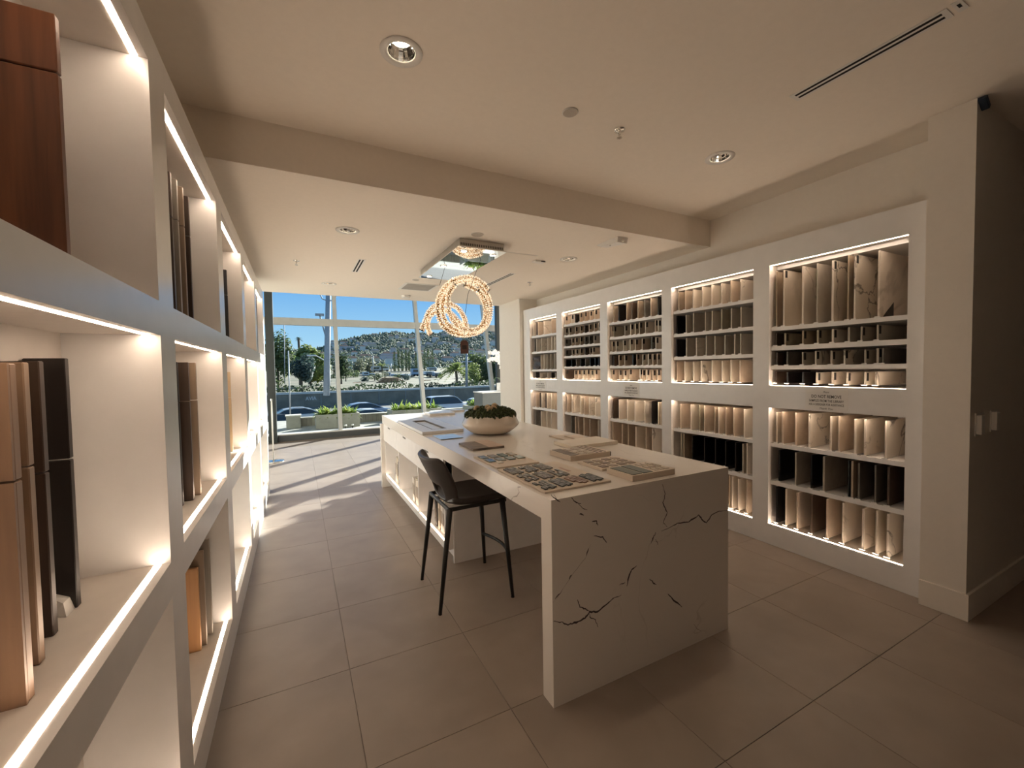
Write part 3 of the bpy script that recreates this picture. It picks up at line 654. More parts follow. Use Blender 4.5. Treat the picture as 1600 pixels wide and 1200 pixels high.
# bowl of moss
bw = thing('planter_bowl', 'glazed cream bowl of dark moss and seed pods on the island', 'bowl', (1.51, 3.36, IZ))
prof = [(0.0,0.001),(0.12,0.001),(0.165,0.006),(0.20,0.025),(0.245,0.065),(0.258,0.085),(0.252,0.10),(0.235,0.13),(0.222,0.162),(0.216,0.166),(0.208,0.160),(0.21,0.13),(0.19,0.12),(0.0,0.12)]
smooth_sub(MB().lathe((1.51,3.36,IZ), prof, 40).build('pot', M('cream_glaze', (0.64,0.57,0.49), 0.10, var=0.02, coat=0.8), bw, smooth=True), 1)
mb = MB(); rr = random.Random(5)
for i in range(1500):
    a = rr.uniform(0, 2*math.pi); r = math.sqrt(rr.random())*0.225
    h = IZ+0.14 + 0.085*math.sqrt(max(0, 1-(r/0.235)**2)) + rr.uniform(-0.02, 0.012)
    c = Vector((1.51+r*math.cos(a), 3.36+r*math.sin(a), h)); s_ = rr.uniform(0.008, 0.017)
    d = Vector((math.cos(a)*r*3, math.sin(a)*r*3, 1)).normalized(); d = (d + Vector((rr.uniform(-.6,.6), rr.uniform(-.6,.6), rr.uniform(-.6,.6)))).normalized()
    u = d.orthogonal().normalized(); v = d.cross(u)
    mb.add([c+u*s_, c+v*s_, c-u*s_, c-v*s_, c+d*s_*1.2, c-d*s_], [(0,1,4),(1,2,4),(2,3,4),(3,0,4),(1,0,5),(2,1,5),(3,2,5),(0,3,5)])
mo = mb.build('moss', M('dark_moss', (0.055,0.075,0.02), 0.8, scale=40, col2=(0.015,0.022,0.006)), bw); mo['kind'] = 'stuff'
pod = M('dried_pod', (0.50,0.38,0.24), 0.7, scale=40, bump=0.2)
for (px_, py_, pz_, pr_) in ((1.45,3.245,0.215,0.034),(1.50,3.27,0.222,0.030),(1.38,3.36,0.222,0.03),(1.55,3.36,0.235,0.03),(1.47,3.33,0.228,0.028)):
    mb = MB(); mb.tube([(px_+pr_*0.6*math.cos(a)*1, py_-0.004+0.004*math.sin(a), IZ+pz_+pr_*0.6*math.sin(a)) for a in [i*math.pi/7 for i in range(14)]], pr_*0.5, 8, True)
    smooth_sub(mb.build('seed_pod', pod, bw, smooth=True), 1)

# ------------------------------------------------------------------ stool
st = thing('counter_stool', 'dark brown leather counter stool with black legs at the island', 'stool', (0.98, 2.62, 0))
def shell(rows, name, hole=None, th=0.022):
    mb = MB(); nu = 12
    for (x, z, hw, wrapx, wrapz) in rows:
        for i in range(nu+1):
            u = -1 + 2*i/nu; mb.v.append((x + wrapx*abs(u)**2.5, 2.625 + u*hw, z + wrapz*abs(u)**3))
    for j in range(len(rows)-1):
        for i in range(nu):
            if hole and hole(j, i): continue
            a = j*(nu+1)+i; mb.f.append((a, a+1, a+nu+2, a+nu+1))
    o = mb.build(name, leather, st, smooth=True)
    md = o.modifiers.new('th', 'SOLIDIFY'); md.thickness = th; md.offset = 0
    return smooth_sub(o, 2)
shell([(1.215,0.628,0.19,0,0),(1.20,0.648,0.205,0,0),(1.12,0.655,0.218,0,0.003),(1.02,0.648,0.222,0,0.006),(0.92,0.640,0.220,0,0.015),(0.85,0.638,0.215,0.0,0.03),(0.81,0.648,0.205,0.02,0.04)], 'seat', th=0.042)
shell([(0.825,0.632,0.205,0.045,0.035),(0.806,0.655,0.208,0.05,0.04),(0.79,0.70,0.214,0.065,0.03),(0.772,0.745,0.220,0.075,0.015),(0.75,0.80,0.222,0.08,0.0),(0.722,0.855,0.222,0.08,0.005),(0.702,0.898,0.215,0.075,0.015),(0.690,0.925,0.198,0.06,0.012),(0.688,0.932,0.18,0.045,0.006)], 'backrest', lambda j, i: j in (1, 2) and 3 <= i <= 8)
mb = MB()
fr = [(0.80,2.425,0.618),(1.18,2.425,0.622),(1.18,2.825,0.622),(0.80,2.825,0.618)]
mb.tube(fr, 0.014, 8, True); mb.build('seat_frame', black_m, st)
for (tx, ty), (fx, fy) in zip(((0.805,2.425),(1.165,2.43),(1.175,2.82),(0.81,2.825)), ((0.722,2.398),(1.195,2.358),(1.228,2.888),(0.738,2.868))):
    MB().cyl((tx,ty,0.625), (fx,fy,0.008), 0.019, 0.011, 10).build('leg', black_m, st, smooth=True)
    MB().cyl((fx,fy,0.0), (fx,fy,0.009), 0.011, 0.011, 10).build('foot_cap', M('rubber', (0.02,0.02,0.02), 0.8), st)
MB().tube([(1.196+0.05*math.sin(math.pi*i/10), 2.40+0.445*i/10, 0.25) for i in range(11)], 0.011, 8).build('footrest', black_m, st, smooth=True)

# ------------------------------------------------------------------ ceiling fixtures
lamp_on = EMIT('lamp_face', (1.0, 0.86, 0.62), 30.0)
def downlight(x, y, z, label, power):
    t = thing('downlight', label, 'ceiling light', (x, y, z), 'recessed downlights')
    MB().lathe((x,y,z), [(0.095,-0.001),(0.094,-0.005),(0.066,-0.006),(0.060,-0.001),(0.060,0.012)], 32).build('trim_ring', white_pl, t, smooth=True)
    mb = MB().lathe((x,y,z), [(0.060,0.0),(0.057,0.016),(0.050,0.036),(0.042,0.050)], 16); mb.build('reflector', chrome, t)
    MB().lathe((x,y,z), [(0.042,0.050),(0.0,0.052)], 16).build('lamp', lamp_on, t)
    l = bpy.data.lights.new('downlight_beam', 'SPOT'); l.energy = power; l.color = (1.0, 0.80, 0.56); l.spot_size = math.radians(105); l.spot_blend = 0.9; l.shadow_soft_size = 0.03
    o = bpy.data.objects.new('downlight_beam', l); COL.objects.link(o); o.parent = t; o.location = (0, 0, -0.012)
downlight(*DOWN_U[0], ZU, 'lit recessed downlight over the left of the island', DOWN_W)
downlight(*DOWN_U[1], ZU, 'recessed downlight in the upper ceiling near the cabinet', DOWN_W)
downlight(*DOWN_L[0], ZL, 'recessed downlight left of the chandelier in the low ceiling', DOWN_W*0.5)
downlight(*DOWN_L[1], ZL, 'recessed downlight just above the window', DOWN_W*0.5)
downlight(*DOWN_L[2], ZL, 'recessed downlight right of the chandelier', DOWN_W*0.5)
grille = M('speaker_grille', (0.50,0.45,0.39), 0.6, scale=150, bump=0.2)
def disc(name, label, cat, x, y, z, r, h=0.006, mat=grille):
    t = thing(name, label, cat, (x, y, z))
    MB().lathe((x,y,z), [(r,-0.0005),(r,-h*0.7),(r*0.9,-h)], 28).build('rim', white_pl, t, smooth=True)
    MB().lathe((x,y,z), [(r*0.9,-h),(r*0.5,-h*1.05),(0.0,-h*1.08)], 28).build('cover', mat, t, smooth=True)
disc('ceiling_speaker', 'small round grey disc in the upper ceiling', 'ceiling disc', 1.41, 1.967, ZU, 0.045)
disc('cover_disc', 'round cover disc above the chandelier plate', 'ceiling disc', 1.434, 3.40, ZL, 0.055)
disc('cover_disc', 'round cover disc at the far end of the chandelier plate', 'ceiling disc', 1.40, 5.40, ZL, 0.05)
disc('smoke_detector', 'white smoke detector close to the window', 'detector', 1.549, 6.608, ZL, 0.07, 0.035, white_pl)
def sprinkler(x, y, z, label):
    t = thing('sprinkler', label, 'sprinkler', (x, y, z), 'ceiling sprinklers')
    MB().lathe((x,y,z), [(0.034,-0.0005),(0.032,-0.006),(0.015,-0.009),(0.0,-0.009)], 20).build('escutcheon', chrome, t, smooth=True)
    MB().cyl((x,y,z-0.008), (x,y,z-0.03), 0.009, 0.006, 10).build('body', chrome, t)
    mb = MB()
    for s_ in (-1, 1): mb.tube([(x+s_*0.006,y,z-0.02),(x+s_*0.013,y,z-0.032),(x,y,z-0.046)], 0.0022, 6)
    mb.build('arms', chrome, t)
    mb = MB()
    for i in range(8):
        a = i*math.pi/4; mb.obox((x+0.011*math.cos(a), y+0.011*math.sin(a), z-0.047), (0.006*math.cos(a), 0.006*math.sin(a), 0), (-0.0028*math.sin(a), 0.0028*math.cos(a), 0), (0,0,0.0008))
    mb.cyl((x,y,z-0.048), (x,y,z-0.046), 0.007, 0.007, 10); mb.build('deflector', chrome, t)
sprinkler(1.784, 1.982, ZU, 'chrome sprinkler head in the upper ceiling')
sprinkler(0.024, 4.97, ZL, 'sprinkler head in the low ceiling over the left shelving')
sprinkler(2.858, 4.963, ZL, 'sprinkler head in the low ceiling near the cabinet')
slot_m = M('slot_black', (0.008,0.008,0.008), 0.9)
def diffuser(label, x0, x1, y0, y1, z, n=2):
    t = thing('slot_diffuser', label, 'air vent', ((x0+x1)/2, (y0+y1)/2, z), 'linear slot diffusers')
    box('frame', white_pl, t, x0, x1, y0, y1, z-0.003, z-0.0004)
    w = (x1-x0)/(n*2+1)
    for i in range(n): box('slot', slot_m, t, x0+w*(0.9+2*i), x0+w*(1.9+2*i), y0+0.02, y1-0.02, z-0.0036, z-0.0026)
diffuser('long twin slot diffuser in the upper ceiling', 2.395, 2.475, 0.73, 1.34, ZU)
diffuser('short end slot beside the long diffuser', 2.385, 2.47, 0.685, 0.715, ZU, 1)
diffuser('twin slot diffuser left of the chandelier', 0.60, 0.68, 4.64, 5.26, ZL)
diffuser('twin slot diffuser right of the chandelier', 2.36, 2.44, 4.58, 5.40, ZL)
t = thing('return_grille', 'square return air grille near the window', 'air vent', (1.55, 5.85, ZL))
box('frame', white_pl, t, 1.32, 1.78, 5.62, 6.10, ZL-0.006, ZL-0.0004)
for i in range(12): box('louvre', M('louvre_grey', (0.45,0.42,0.38), 0.5), t, 1.355, 1.745, 5.655+i*0.0345, 5.678+i*0.0345, ZL-0.009, ZL-0.005)
t = thing('access_panel', 'flush square access panel right of the chandelier plate', 'ceiling panel', (2.0, 4.0, ZL))
box('panel', ceil_m, t, 1.84, 2.26, 3.78, 4.20, ZL-0.004, ZL-0.0004, 0.001)
box('panel_lip', white_pl, t, 1.83, 2.27, 3.77, 4.21, ZL-0.0016, ZL-0.0002)
t = thing('emergency_light', 'white wedge shaped emergency light under the soffit', 'emergency light', (2.66, 3.06, ZL))
mb = MB(); mb.add([(2.60,2.92,ZL-0.001),(2.72,2.92,ZL-0.001),(2.72,3.22,ZL-0.001),(2.60,3.22,ZL-0.001),(2.605,2.93,ZL-0.05),(2.715,2.93,ZL-0.05),(2.715,3.20,ZL-0.018),(2.605,3.20,ZL-0.018)],
   [(0,1,2,3),(7,6,5,4),(4,5,1,0),(5,6,2,1),(6,7,3,2),(7,4,0,3)]); mb.build('housing', white_pl, t)
MB().cyl((2.66,2.935,ZL-0.028), (2.66,2.915,ZL-0.032), 0.016, 0.014, 14).build('lamp_head', chrome, t, smooth=True)
MB().cyl((2.64,3.07,ZL-0.036), (2.64,3.07,ZL-0.041), 0.006, 0.006, 10).build('test_button', M('grey_button', (0.3,0.28,0.25), 0.5), t)
t = thing('ceiling_sensor', 'small white sensor by the right downlight', 'sensor', (2.396, 3.957, ZL))
box('housing', white_pl, t, 2.33, 2.46, 3.92, 3.99, ZL-0.018, ZL-0.0005, 0.004)
box('lens', slot_m, t, 2.40, 2.45, 3.915, 3.919, ZL-0.014, ZL-0.006)

# chandelier
ch = thing('chandelier', 'crystal ring chandelier under a mirrored ceiling plate', 'chandelier', (1.55, 4.2, ZL))
box('canopy', M('satin_steel', (0.55,0.52,0.48), 0.3, 0.9), ch, 1.325, 1.765, 3.55, 4.88, 2.585, ZL-0.0005)
box('mirror_plate', mirror, ch, 1.305, 1.785, 3.53, 4.90, 2.578, 2.585)
for i in range(24): box('vent_slot', slot_m, ch, 1.335+i*0.0178, 1.343+i*0.0178, 3.5485, 3.5505, 2.60, 2.622)
for (x, y) in ((1.40,3.64),(1.70,3.66),(1.40,4.25),(1.70,4.25),(1.40,4.78),(1.70,4.78)):
    MB().lathe((x,y,2.578), [(0.034,-0.0003),(0.033,-0.006),(0.026,-0.008)], 18).build('spot_ring', chrome, ch, smooth=True)
    MB().lathe((x,y,2.578), [(0.026,-0.008),(0.0,-0.009)], 18).build('spot_lamp', EMIT('spot_face', (1.0,0.9,0.72), 6.0), ch)
cry = M('crystal', (0.95,0.84,0.64), 0.08, 0.35, scale=75, col2=(0.34,0.19,0.09))  # glitter put into the colour: cream and brown noise that also glows
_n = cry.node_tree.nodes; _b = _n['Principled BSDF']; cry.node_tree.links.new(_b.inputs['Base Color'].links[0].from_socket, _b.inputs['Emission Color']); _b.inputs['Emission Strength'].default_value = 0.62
gold = M('gold_frame', (0.60,0.38,0.18), 0.2, 1.0)
rr = random.Random(9)
def crystal_ring(name, path):
    P = [Vector(p) for p in path]
    core = MB().tube(P, 0.015, 8).build(name, gold, ch, smooth=True)
    mb = MB(); N = len(P)
    # dense small facetted beads round the core
    acc = []
    for a, b in zip(P, P[1:]):
        n = max(1, int((b-a).length/0.0125))
        for k_ in range(n): acc.append((a.lerp(b, k_/n), (b-a).normalized()))
    for i, (p, d) in enumerate(acc):
        u = d.orthogonal().normalized(); v = d.cross(u)
        for k_ in range(7):
            a = 2*math.pi*(k_ + 0.5*(i % 2))/7 + rr.uniform(-.1,.1); o = (u*math.cos(a) + v*math.sin(a)); c = p + o*0.025; w_ = d.cross(o); s_ = rr.uniform(0.006, 0.012)
            mb.add([c+d*s_, c+w_*s_, c-d*s_, c-w_*s_, c+o*s_*0.9, c-o*s_], [(0,1,4),(1,2,4),(2,3,4),(3,0,4),(1,0,5),(2,1,5),(3,2,5),(0,3,5)])
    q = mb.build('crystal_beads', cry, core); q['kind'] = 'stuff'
    for p, d in ((P[0], P[0]-P[1]), (P[-1], P[-1]-P[-2])):
        d.normalize(); MB().cyl(p - d*0.002, p + d*0.014, 0.031, 0.031, 12).build('end_cap', chrome, core)
rv = Vector((CR.x, CR.y, 0)).normalized(); fv = Vector((_f.x, _f.y, 0)).normalized()
C0 = at(724.5, 480, 4.2)
def loop(cx, cz, rx, rz, a0, a1, d0=0.0, d1=0.0, tilt=0.25, n=64, x_skew=0.0):
    out = []
    for i in range(n+1):
        t = i/n; a = math.radians(a0 + (a1-a0)*t)
        x = rx*math.cos(a); z = rz*math.sin(a)
        out.append(C0 + rv*(cx + x + x_skew*z) + Vector((0,0,cz + z)) + fv*(d0 + (d1-d0)*t + tilt*x))
    return out
def smooth_path(P, n=5):
    P = [Vector(p) for p in P]; out = []
    for i in range(len(P)-1):
        a, b, c, d = P[max(i-1, 0)], P[i], P[i+1], P[min(i+2, len(P)-1)]
        for k_ in range(n):
            t = k_/n; out.append(0.5*((2*b) + (c-a)*t + (2*a-5*b+4*c-d)*t*t + (3*b-a-3*c+d)*t*t*t))
    return out + [P[-1]]
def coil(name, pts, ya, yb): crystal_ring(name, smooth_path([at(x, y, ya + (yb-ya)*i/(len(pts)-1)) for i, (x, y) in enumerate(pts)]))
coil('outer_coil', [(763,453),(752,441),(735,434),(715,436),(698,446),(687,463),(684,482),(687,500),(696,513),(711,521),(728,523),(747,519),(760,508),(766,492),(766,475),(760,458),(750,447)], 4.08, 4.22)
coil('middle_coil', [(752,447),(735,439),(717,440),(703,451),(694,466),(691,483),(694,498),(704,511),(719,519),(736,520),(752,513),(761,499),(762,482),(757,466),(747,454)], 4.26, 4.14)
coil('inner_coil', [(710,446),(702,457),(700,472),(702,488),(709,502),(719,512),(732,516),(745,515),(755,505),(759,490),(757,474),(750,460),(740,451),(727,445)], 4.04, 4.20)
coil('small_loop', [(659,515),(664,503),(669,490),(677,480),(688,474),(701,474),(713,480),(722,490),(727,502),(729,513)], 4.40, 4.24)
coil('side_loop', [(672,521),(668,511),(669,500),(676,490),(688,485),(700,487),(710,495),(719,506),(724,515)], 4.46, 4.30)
wire = M('dark_wire', (0.05,0.045,0.04), 0.5)
MB().tube([Vector((1.42, 4.25, 2.578)), at(687, 446, 4.2)], 0.0022, 6).build('suspension_wire', wire, ch)
MB().tube([Vector((1.66, 3.86, 2.578)), at(731, 460, 3.98), at(727, 490, 4.0)], 0.0022, 6).build('suspension_wire', wire, ch)
MB().tube([at(725.5, 512, 4.02), at(725.5, 531, 4.02)], 0.002, 6).build('tag_string', wire, ch)
tg = thing('hang_tag', 'brown arched hang tag dangling below the chandelier', 'tag', at(725.5, 550, 4.02))
p = [(-0.041,-0.135),(0.041,-0.135),(0.041,-0.025),(0.028,-0.005),(0.012,0.003),(-0.012,0.003),(-0.028,-0.005),(-0.041,-0.025)]
base = at(725.5, 532, 4.02); n_ = len(p)
mb = MB(); mb.add([base + rv*a + Vector((0,0,b)) - fv*0.003 for a, b in p] + [base + rv*a + Vector((0,0,b)) + fv*0.003 for a, b in p], [tuple(range(n_)), tuple(range(2*n_-1, n_-1, -1))] + [(i, n_+i, n_+(i+1) % n_, (i+1) % n_) for i in range(n_)])
mb.build('card', M('brown_card', (0.12,0.055,0.04), 0.5), tg)
mb = MB().obox(base + Vector((0,0,-0.07)) - fv*0.0035, rv*0.024, fv*0.0005, Vector((0,0,0.022))); mb.build('printed_panel', M('tag_print', (0.02,0.012,0.01), 0.4), tg)

# wall switches and tape at the pillar
for (x0, x1, z0, z1, lab) in ((3.425, 3.535, 1.062, 1.172, 'white wall control on the dark wall, nearest the corner'), (3.665, 3.78, 1.068, 1.175, 'white wall control on the dark wall, farther from the corner')):
    t = thing('wall_control', lab, 'switch', ((x0+x1)/2, 0.89, z0), 'wall controls')
    box('plate', white_pl, t, x0-0.005, x1+0.012, 0.885, 0.8895, z0-0.01, z1+0.01, 0.001)
    box('housing', white_pl, t, x0, x0+0.055, 0.862, 0.885, z0, z1, 0.003)
    box('screen', slot_m, t, x0+0.062, x0+0.10, 0.883, 0.885, z0+0.015, z1-0.015)
t = thing('wall_clip', 'small dark blue clip at the ceiling corner of the pillar', 'clip', (3.36, 0.886, 2.9))
MB().obox((3.385, 0.872, 2.893), (0.03, 0, -0.022), (0, 0.016, 0), (0.009, 0, 0.012)).build('body', M('dark_blue', (0.02,0.035,0.06), 0.5), t, bevel=0.003)
box('fixing', M('dark_blue', (0.02,0.035,0.06), 0.5), t, 3.355, 3.375, 0.872, 0.8895, 2.903, 2.918)

# orchid on a grey counter beyond the pier
Yc = 8.4
a = at(754, 613, Yc); b = at(792, 640, Yc)
t = thing('reception_counter', 'grey counter block beyond the pier by the window', 'counter', (a.x+0.4, Yc+0.25, 0))
box('carcass', M('mid_grey', (0.12,0.135,0.14), 0.5), t, a.x, a.x+1.6, Yc, Yc+0.5, 0, a.z-0.022)
box('counter_top', lacq, t, a.x-0.015, a.x+1.62, Yc-0.015, Yc+0.52, a.z-0.022, a.z)
zt_ = a.z
oc = at(785, 605, Yc+0.2)
t = thing('orchid', 'white orchid in a square white pot on the grey counter', 'orchid', (oc.x, Yc+0.2, zt_))
box('pot', white_pl, t, oc.x-0.10, oc.x+0.10, Yc+0.10, Yc+0.30, zt_+0.001, zt_+0.19, 0.006)
leafm = M('orchid_leaf', (0.05,0.11,0.03), 0.4); petm = M('white_petal', (0.82,0.80,0.78), 0.5, var=0.02)
for i in range(6):
    a_ = i*1.05; L = 0.22; pts = []
    for k_ in range(5):
        s_ = k_/4; pts.append((oc.x+math.cos(a_)*L*s_, Yc+0.2+math.sin(a_)*L*s_, zt_+0.19+0.12*math.sin(s_*2.4)))
    mb = MB(); vs = []
    for k_, q in enumerate(pts):
        w_ = 0.035*math.sin(math.pi*(k_+0.6)/5); vs += [(q[0]-math.sin(a_)*w_, q[1]+math.cos(a_)*w_, q[2]+0.005), (q[0], q[1], q[2]-0.004), (q[0]+math.sin(a_)*w_, q[1]-math.cos(a_)*w_, q[2]+0.005)]
    fs = []
    for k_ in range(4): fs += [(3*k_,3*k_+1,3*k_+4,3*k_+3), (3*k_+1,3*k_+2,3*k_+5,3*k_+4)]
    mb.add(vs, fs).build('leaf', leafm, t, smooth=True)
for si, (dx, top, lean) in enumerate(((0.0, 0.78, -0.28), (0.03, 0.62, -0.34))):
    pts = [Vector((oc.x+dx+lean*(k_/8)**2.2, Yc+0.2, zt_+0.19+top*math.sin(k_/8*1.9)/math.sin(1.55)*0.9)) for k_ in range(9)]
    MB().tube(pts, 0.004, 6).build('stem', leafm, t)
    for k_ in range(3, 9):
        for sd in (-1, 1):
            c = pts[k_] + Vector((sd*0.035, R_.uniform(-.04,-.01), R_.uniform(-.03,.03))); mb = MB()
            for pi in range(5):
                aa = pi*2*math.pi/5 + R_.uniform(-.2,.2); d = Vector((math.cos(aa), -0.15, math.sin(aa))); e = Vector((-math.sin(aa), 0, math.cos(aa)))
                mb.add([c, c+d*0.03+e*0.022, c+d*0.058, c+d*0.03-e*0.022, c+d*0.03+Vector((0,-0.008,0))], [(0,1,4),(1,2,4),(2,3,4),(3,0,4)])
            mb.build('flower', petm, t)
# slim stand near the window end of the shelving
sx, sy_ = -0.40, 7.93
t = thing('pole_stand', 'thin white pole on a chrome base by the far shelving end', 'stand', (sx, sy_, 0))
MB().cyl((sx,sy_,0.02), (sx,sy_,1.02), 0.011, 0.011, 10).build('pole', white_pl, t, smooth=True)
MB().lathe((sx,sy_,0), [(0.0,0.0),(0.16,0.0),(0.16,0.012),(0.15,0.02),(0.03,0.028),(0.0,0.03)], 28).build('base', chrome, t, smooth=True)
MB().cyl((sx,sy_,1.02), (sx,sy_,1.05), 0.018, 0.014, 10).build('cap', chrome, t)

# ------------------------------------------------------------------ outdoors
GZ = -2.8
asph = M('asphalt', (0.16,0.16,0.155), 0.9, var=0.12, scale=0.3)
ter = struct(box('terrace', concrete, None, -12, 30, 10.42, 14.6, -2.4, -0.004), 'pale concrete terrace outside the window')
g_ = MB().box(-120, 160, 14.6, 62, GZ-0.3, GZ).build('ground', asph); struct(g_, 'grey asphalt car park')
yard = MB().add([(-160,57.3,-1.35),(220,57.3,-1.35),(220,110,-1.0),(-160,110,-1.0),(260,240,3.0),(-200,240,3.0)], [(0,1,2,3),(3,2,4,5)]).build('yard', M('pale_dirt', (0.20,0.17,0.12), 0.9, var=0.1, scale=0.1, col2=(0.09,0.10,0.055))); struct(yard, 'pale dirt yard beyond the car park wall')
# parapet wall with plank texture boards
pw = thing('parapet_wall', 'low weathered concrete parapet along the terrace', 'wall', (2, 12.8, 0))
z_ = at(575, 647.5, 12.8).z
for i in range(28):
    x = -0.02 + i*0.5; box('panel', M('board_concrete', (0.30,0.285,0.245), 0.85, scale=3, col2=(0.19,0.18,0.155), stretch=(12,1,0.6), bump=0.1), pw, x+0.003, x+0.497, 12.8, 12.95, -0.002, z_)
box('coping', concrete, pw, -0.05, 14.0, 12.76, 12.99, z_, z_+0.025)
a = at(447, 651, 12.5)
t = thing('concrete_post', 'short square concrete post at the left end of the parapet', 'post', (a.x+0.12, 13.0, 0))
box('post', concrete, t, a.x, a.x+0.34, 12.42, 12.75, 0.0, a.z+0.0); box('cap', M('pale_cap', (0.55,0.54,0.50), 0.7), t, a.x-0.02, a.x+0.36, 12.40, 12.77, a.z, a.z+0.03)
fern_g = [LEAF('fern_green', (0.28,0.38,0.08), (0.17,0.26,0.05), scale=8), LEAF('fern_yellow', (0.42,0.46,0.13), (0.27,0.35,0.07), scale=8)]
def frond_mesh(mb, base, d, L, wd, droop, n=7, rr=R_):
    d = Vector(d).normalized(); side = d.cross(Vector((0,0,1)))
    side = side.normalized() if side.length > 1e-3 else Vector((1,0,0)); vs = []
    for i in range(n):
        s_ = i/(n-1); p = Vector(base) + d*L*s_ + Vector((0,0,-droop*L*s_*s_)); w_ = wd*math.sin(math.pi*(0.12+0.86*s_))
        vs += [p + side*w_ + Vector((0,0,-w_*0.4)), p, p - side*w_ + Vector((0,0,-w_*0.4))]
    fs = []
    for i in range(n-1): fs += [(3*i,3*i+1,3*i+4,3*i+3), (3*i+1,3*i+2,3*i+5,3*i+4)]
    mb.add(vs, fs)
planters = [(493, 562, 649), (612, 690, 648), (735, 812, 645)]
PW = ['in the left terrace planter by the first mullion', 'in the middle terrace planter', 'in the right terrace planter near the pier']
for i, (xa, xb, yt) in enumerate(planters):
    A = at(xa, yt, 11.9); B = at(xb, yt, 11.9); zt2 = max(0.36, A.z)
    t = thing('planter', ['rectangular concrete planter behind the first window mullion', 'rectangular concrete planter in the middle of the terrace', 'rectangular concrete planter at the right of the terrace'][i], 'planter', ((A.x+B.x)/2, 12.2, 0))
    for q in ((A.x,B.x,11.9,11.96),(A.x,B.x,12.5,12.56),(A.x,A.x+0.06,11.96,12.5),(B.x-0.06,B.x,11.96,12.5)): box('side', concrete, t, *q, 0.0, zt2)
    box('soil', M('soil', (0.05,0.035,0.02), 0.9), t, A.x+0.06, B.x-0.06, 11.96, 12.5, 0.0, zt2-0.05)
    nf = 7
    for k_ in range(nf):
        fx = A.x + 0.1 + (B.x-A.x-0.2)*(k_+0.5)/nf
        if i == 0 and k_ == 3: fx += 0.05
        f_ = thing('fern', f'{ORD[k_]} bright green fern from the left {PW[i]}', 'fern', (fx, 12.2, zt2-0.04), 'ferns in the terrace planters')
        mb = MB()
        for q in range(46):
            aa = R_.uniform(0, 2*math.pi); el = R_.uniform(0.15, 1.3)
            frond_mesh(mb, (fx+R_.uniform(-.06,.06), 12.2+R_.uniform(-.08,.08), zt2-0.03), (math.cos(aa)*math.cos(el), math.sin(aa)*math.cos(el), math.sin(el)), R_.uniform(0.26,0.46), R_.uniform(0.016,0.028), R_.uniform(0.2,0.7))
        mb.build('fronds', fern_g[k_ % 2], f_)
t = thing('path_light', 'pair of small white path lights on the terrace', 'lights', (1.4, 11.2, 0))
for q in (540, 551):
    p_ = at(q, 669, 11.4); MB().cyl((p_.x, 11.4, 0), (p_.x, 11.4, 0.09), 0.012, 0.012, 8).build('stake', black_m, t); MB().lathe((p_.x, 11.4, 0.09), [(0.03,0),(0.035,0.02),(0.02,0.035),(0,0.036)], 12).build('globe', white_pl, t, smooth=True)

# cars
glass_d = M('car_glass', (0.02,0.028,0.032), 0.05, spec=0.8); tyre = M('tyre', (0.015,0.015,0.015), 0.8)
def car(label, px, Y, ang, col, suv=False, L=4.6):
    p = at(px, 620, Y); t = thing('parked_car', label, 'car', (p.x, Y, GZ), 'cars in the car park')
    H_ = 1.72 if suv else 1.45; W = 0.9
    body = [(-L/2,0.35),(-L/2,0.72),(-L/2+0.15,0.92),(-L/2+0.75,0.98),(L/2-1.2,0.95),(L/2-0.25,0.82),(L/2,0.62),(L/2,0.35)]
    if suv: cab = [(-L/2+0.05,0.95),(-L/2+0.3,H_-0.08),(-L/2+0.8,H_),(0.35,H_-0.02),(0.75,H_-0.2),(1.25,0.96)]
    else: cab = [(-L/2+0.35,0.96),(-L/2+1.0,H_-0.12),(-0.55,H_),(0.15,H_-0.02),(0.65,H_-0.17),(1.35,0.95)]
    ca, sa = math.cos(ang), math.sin(ang)
    def W3(x, y, z): return (p.x + x*ca - y*sa, Y + x*sa + y*ca, GZ + z)
    def prism(poly, w0, w1, zmid):
        mb = MB(); n = len(poly); vs = []
        for s_ in (-1, 1):
            for (x, z) in poly: vs.append(W3(x, s_*(w0 if z < zmid else w1), z))
        mb.add(vs, [tuple(range(n-1, -1, -1)), tuple(range(n, 2*n))] + [(i, (i+1) % n, n+(i+1) % n, n+i) for i in range(n)])
        return mb
    paint_ = M('car_' + label.split()[0], col, 0.3, 0.0, var=0.02, coat=0.3)
    prism(body, W, W*0.96, 0.7).build('body', paint_, t, bevel=0.04, seg=2)
    prism(cab, W*0.93, W*0.74, 1.2).build('cabin', glass_d, t, bevel=0.02)
    rf = [(x, z) for x, z in cab if z > H_-0.25]; roof = [(x, z+0.012) for x, z in rf] + [(x, z-0.03) for x, z in reversed(rf)]
    prism(roof, W*0.78, W*0.76, 0.2).build('roof', paint_, t)
    for (c0, c1) in ((cab[0], cab[1]), (cab[1], cab[2]), (cab[3], cab[4]), (cab[4], cab[5])):
        mb = MB()
        for s_ in (-1, 1):
            f0 = W*0.93 if c0[1] < 1.2 else W*0.74; f1 = W*0.93 if c1[1] < 1.2 else W*0.74
            mb.tube([W3(c0[0], s_*f0, c0[1]), W3(c1[0], s_*f1, c1[1])], 0.035, 6)
        mb.build('pillar_trim', paint_, t)
    for x in (-L/2+0.85, L/2-0.9):
        for s_ in (-1, 1):
            w_ = MB().cyl(W3(x, s_*0.72, 0.33), W3(x, s_*0.92, 0.33), 0.33, 0.33, 20).build('wheel', tyre, t, smooth=False)
            MB().cyl(W3(x, s_*0.92, 0.33), W3(x, s_*0.93, 0.33), 0.2, 0.2, 12).build('rim', chrome, w_)
car('white saloon car half hidden behind the parapet at left', 470, 38, 0.12, (0.62,0.66,0.68))
car('dark saloon car beside the left window column', 431, 33, 0.5, (0.05,0.055,0.065))
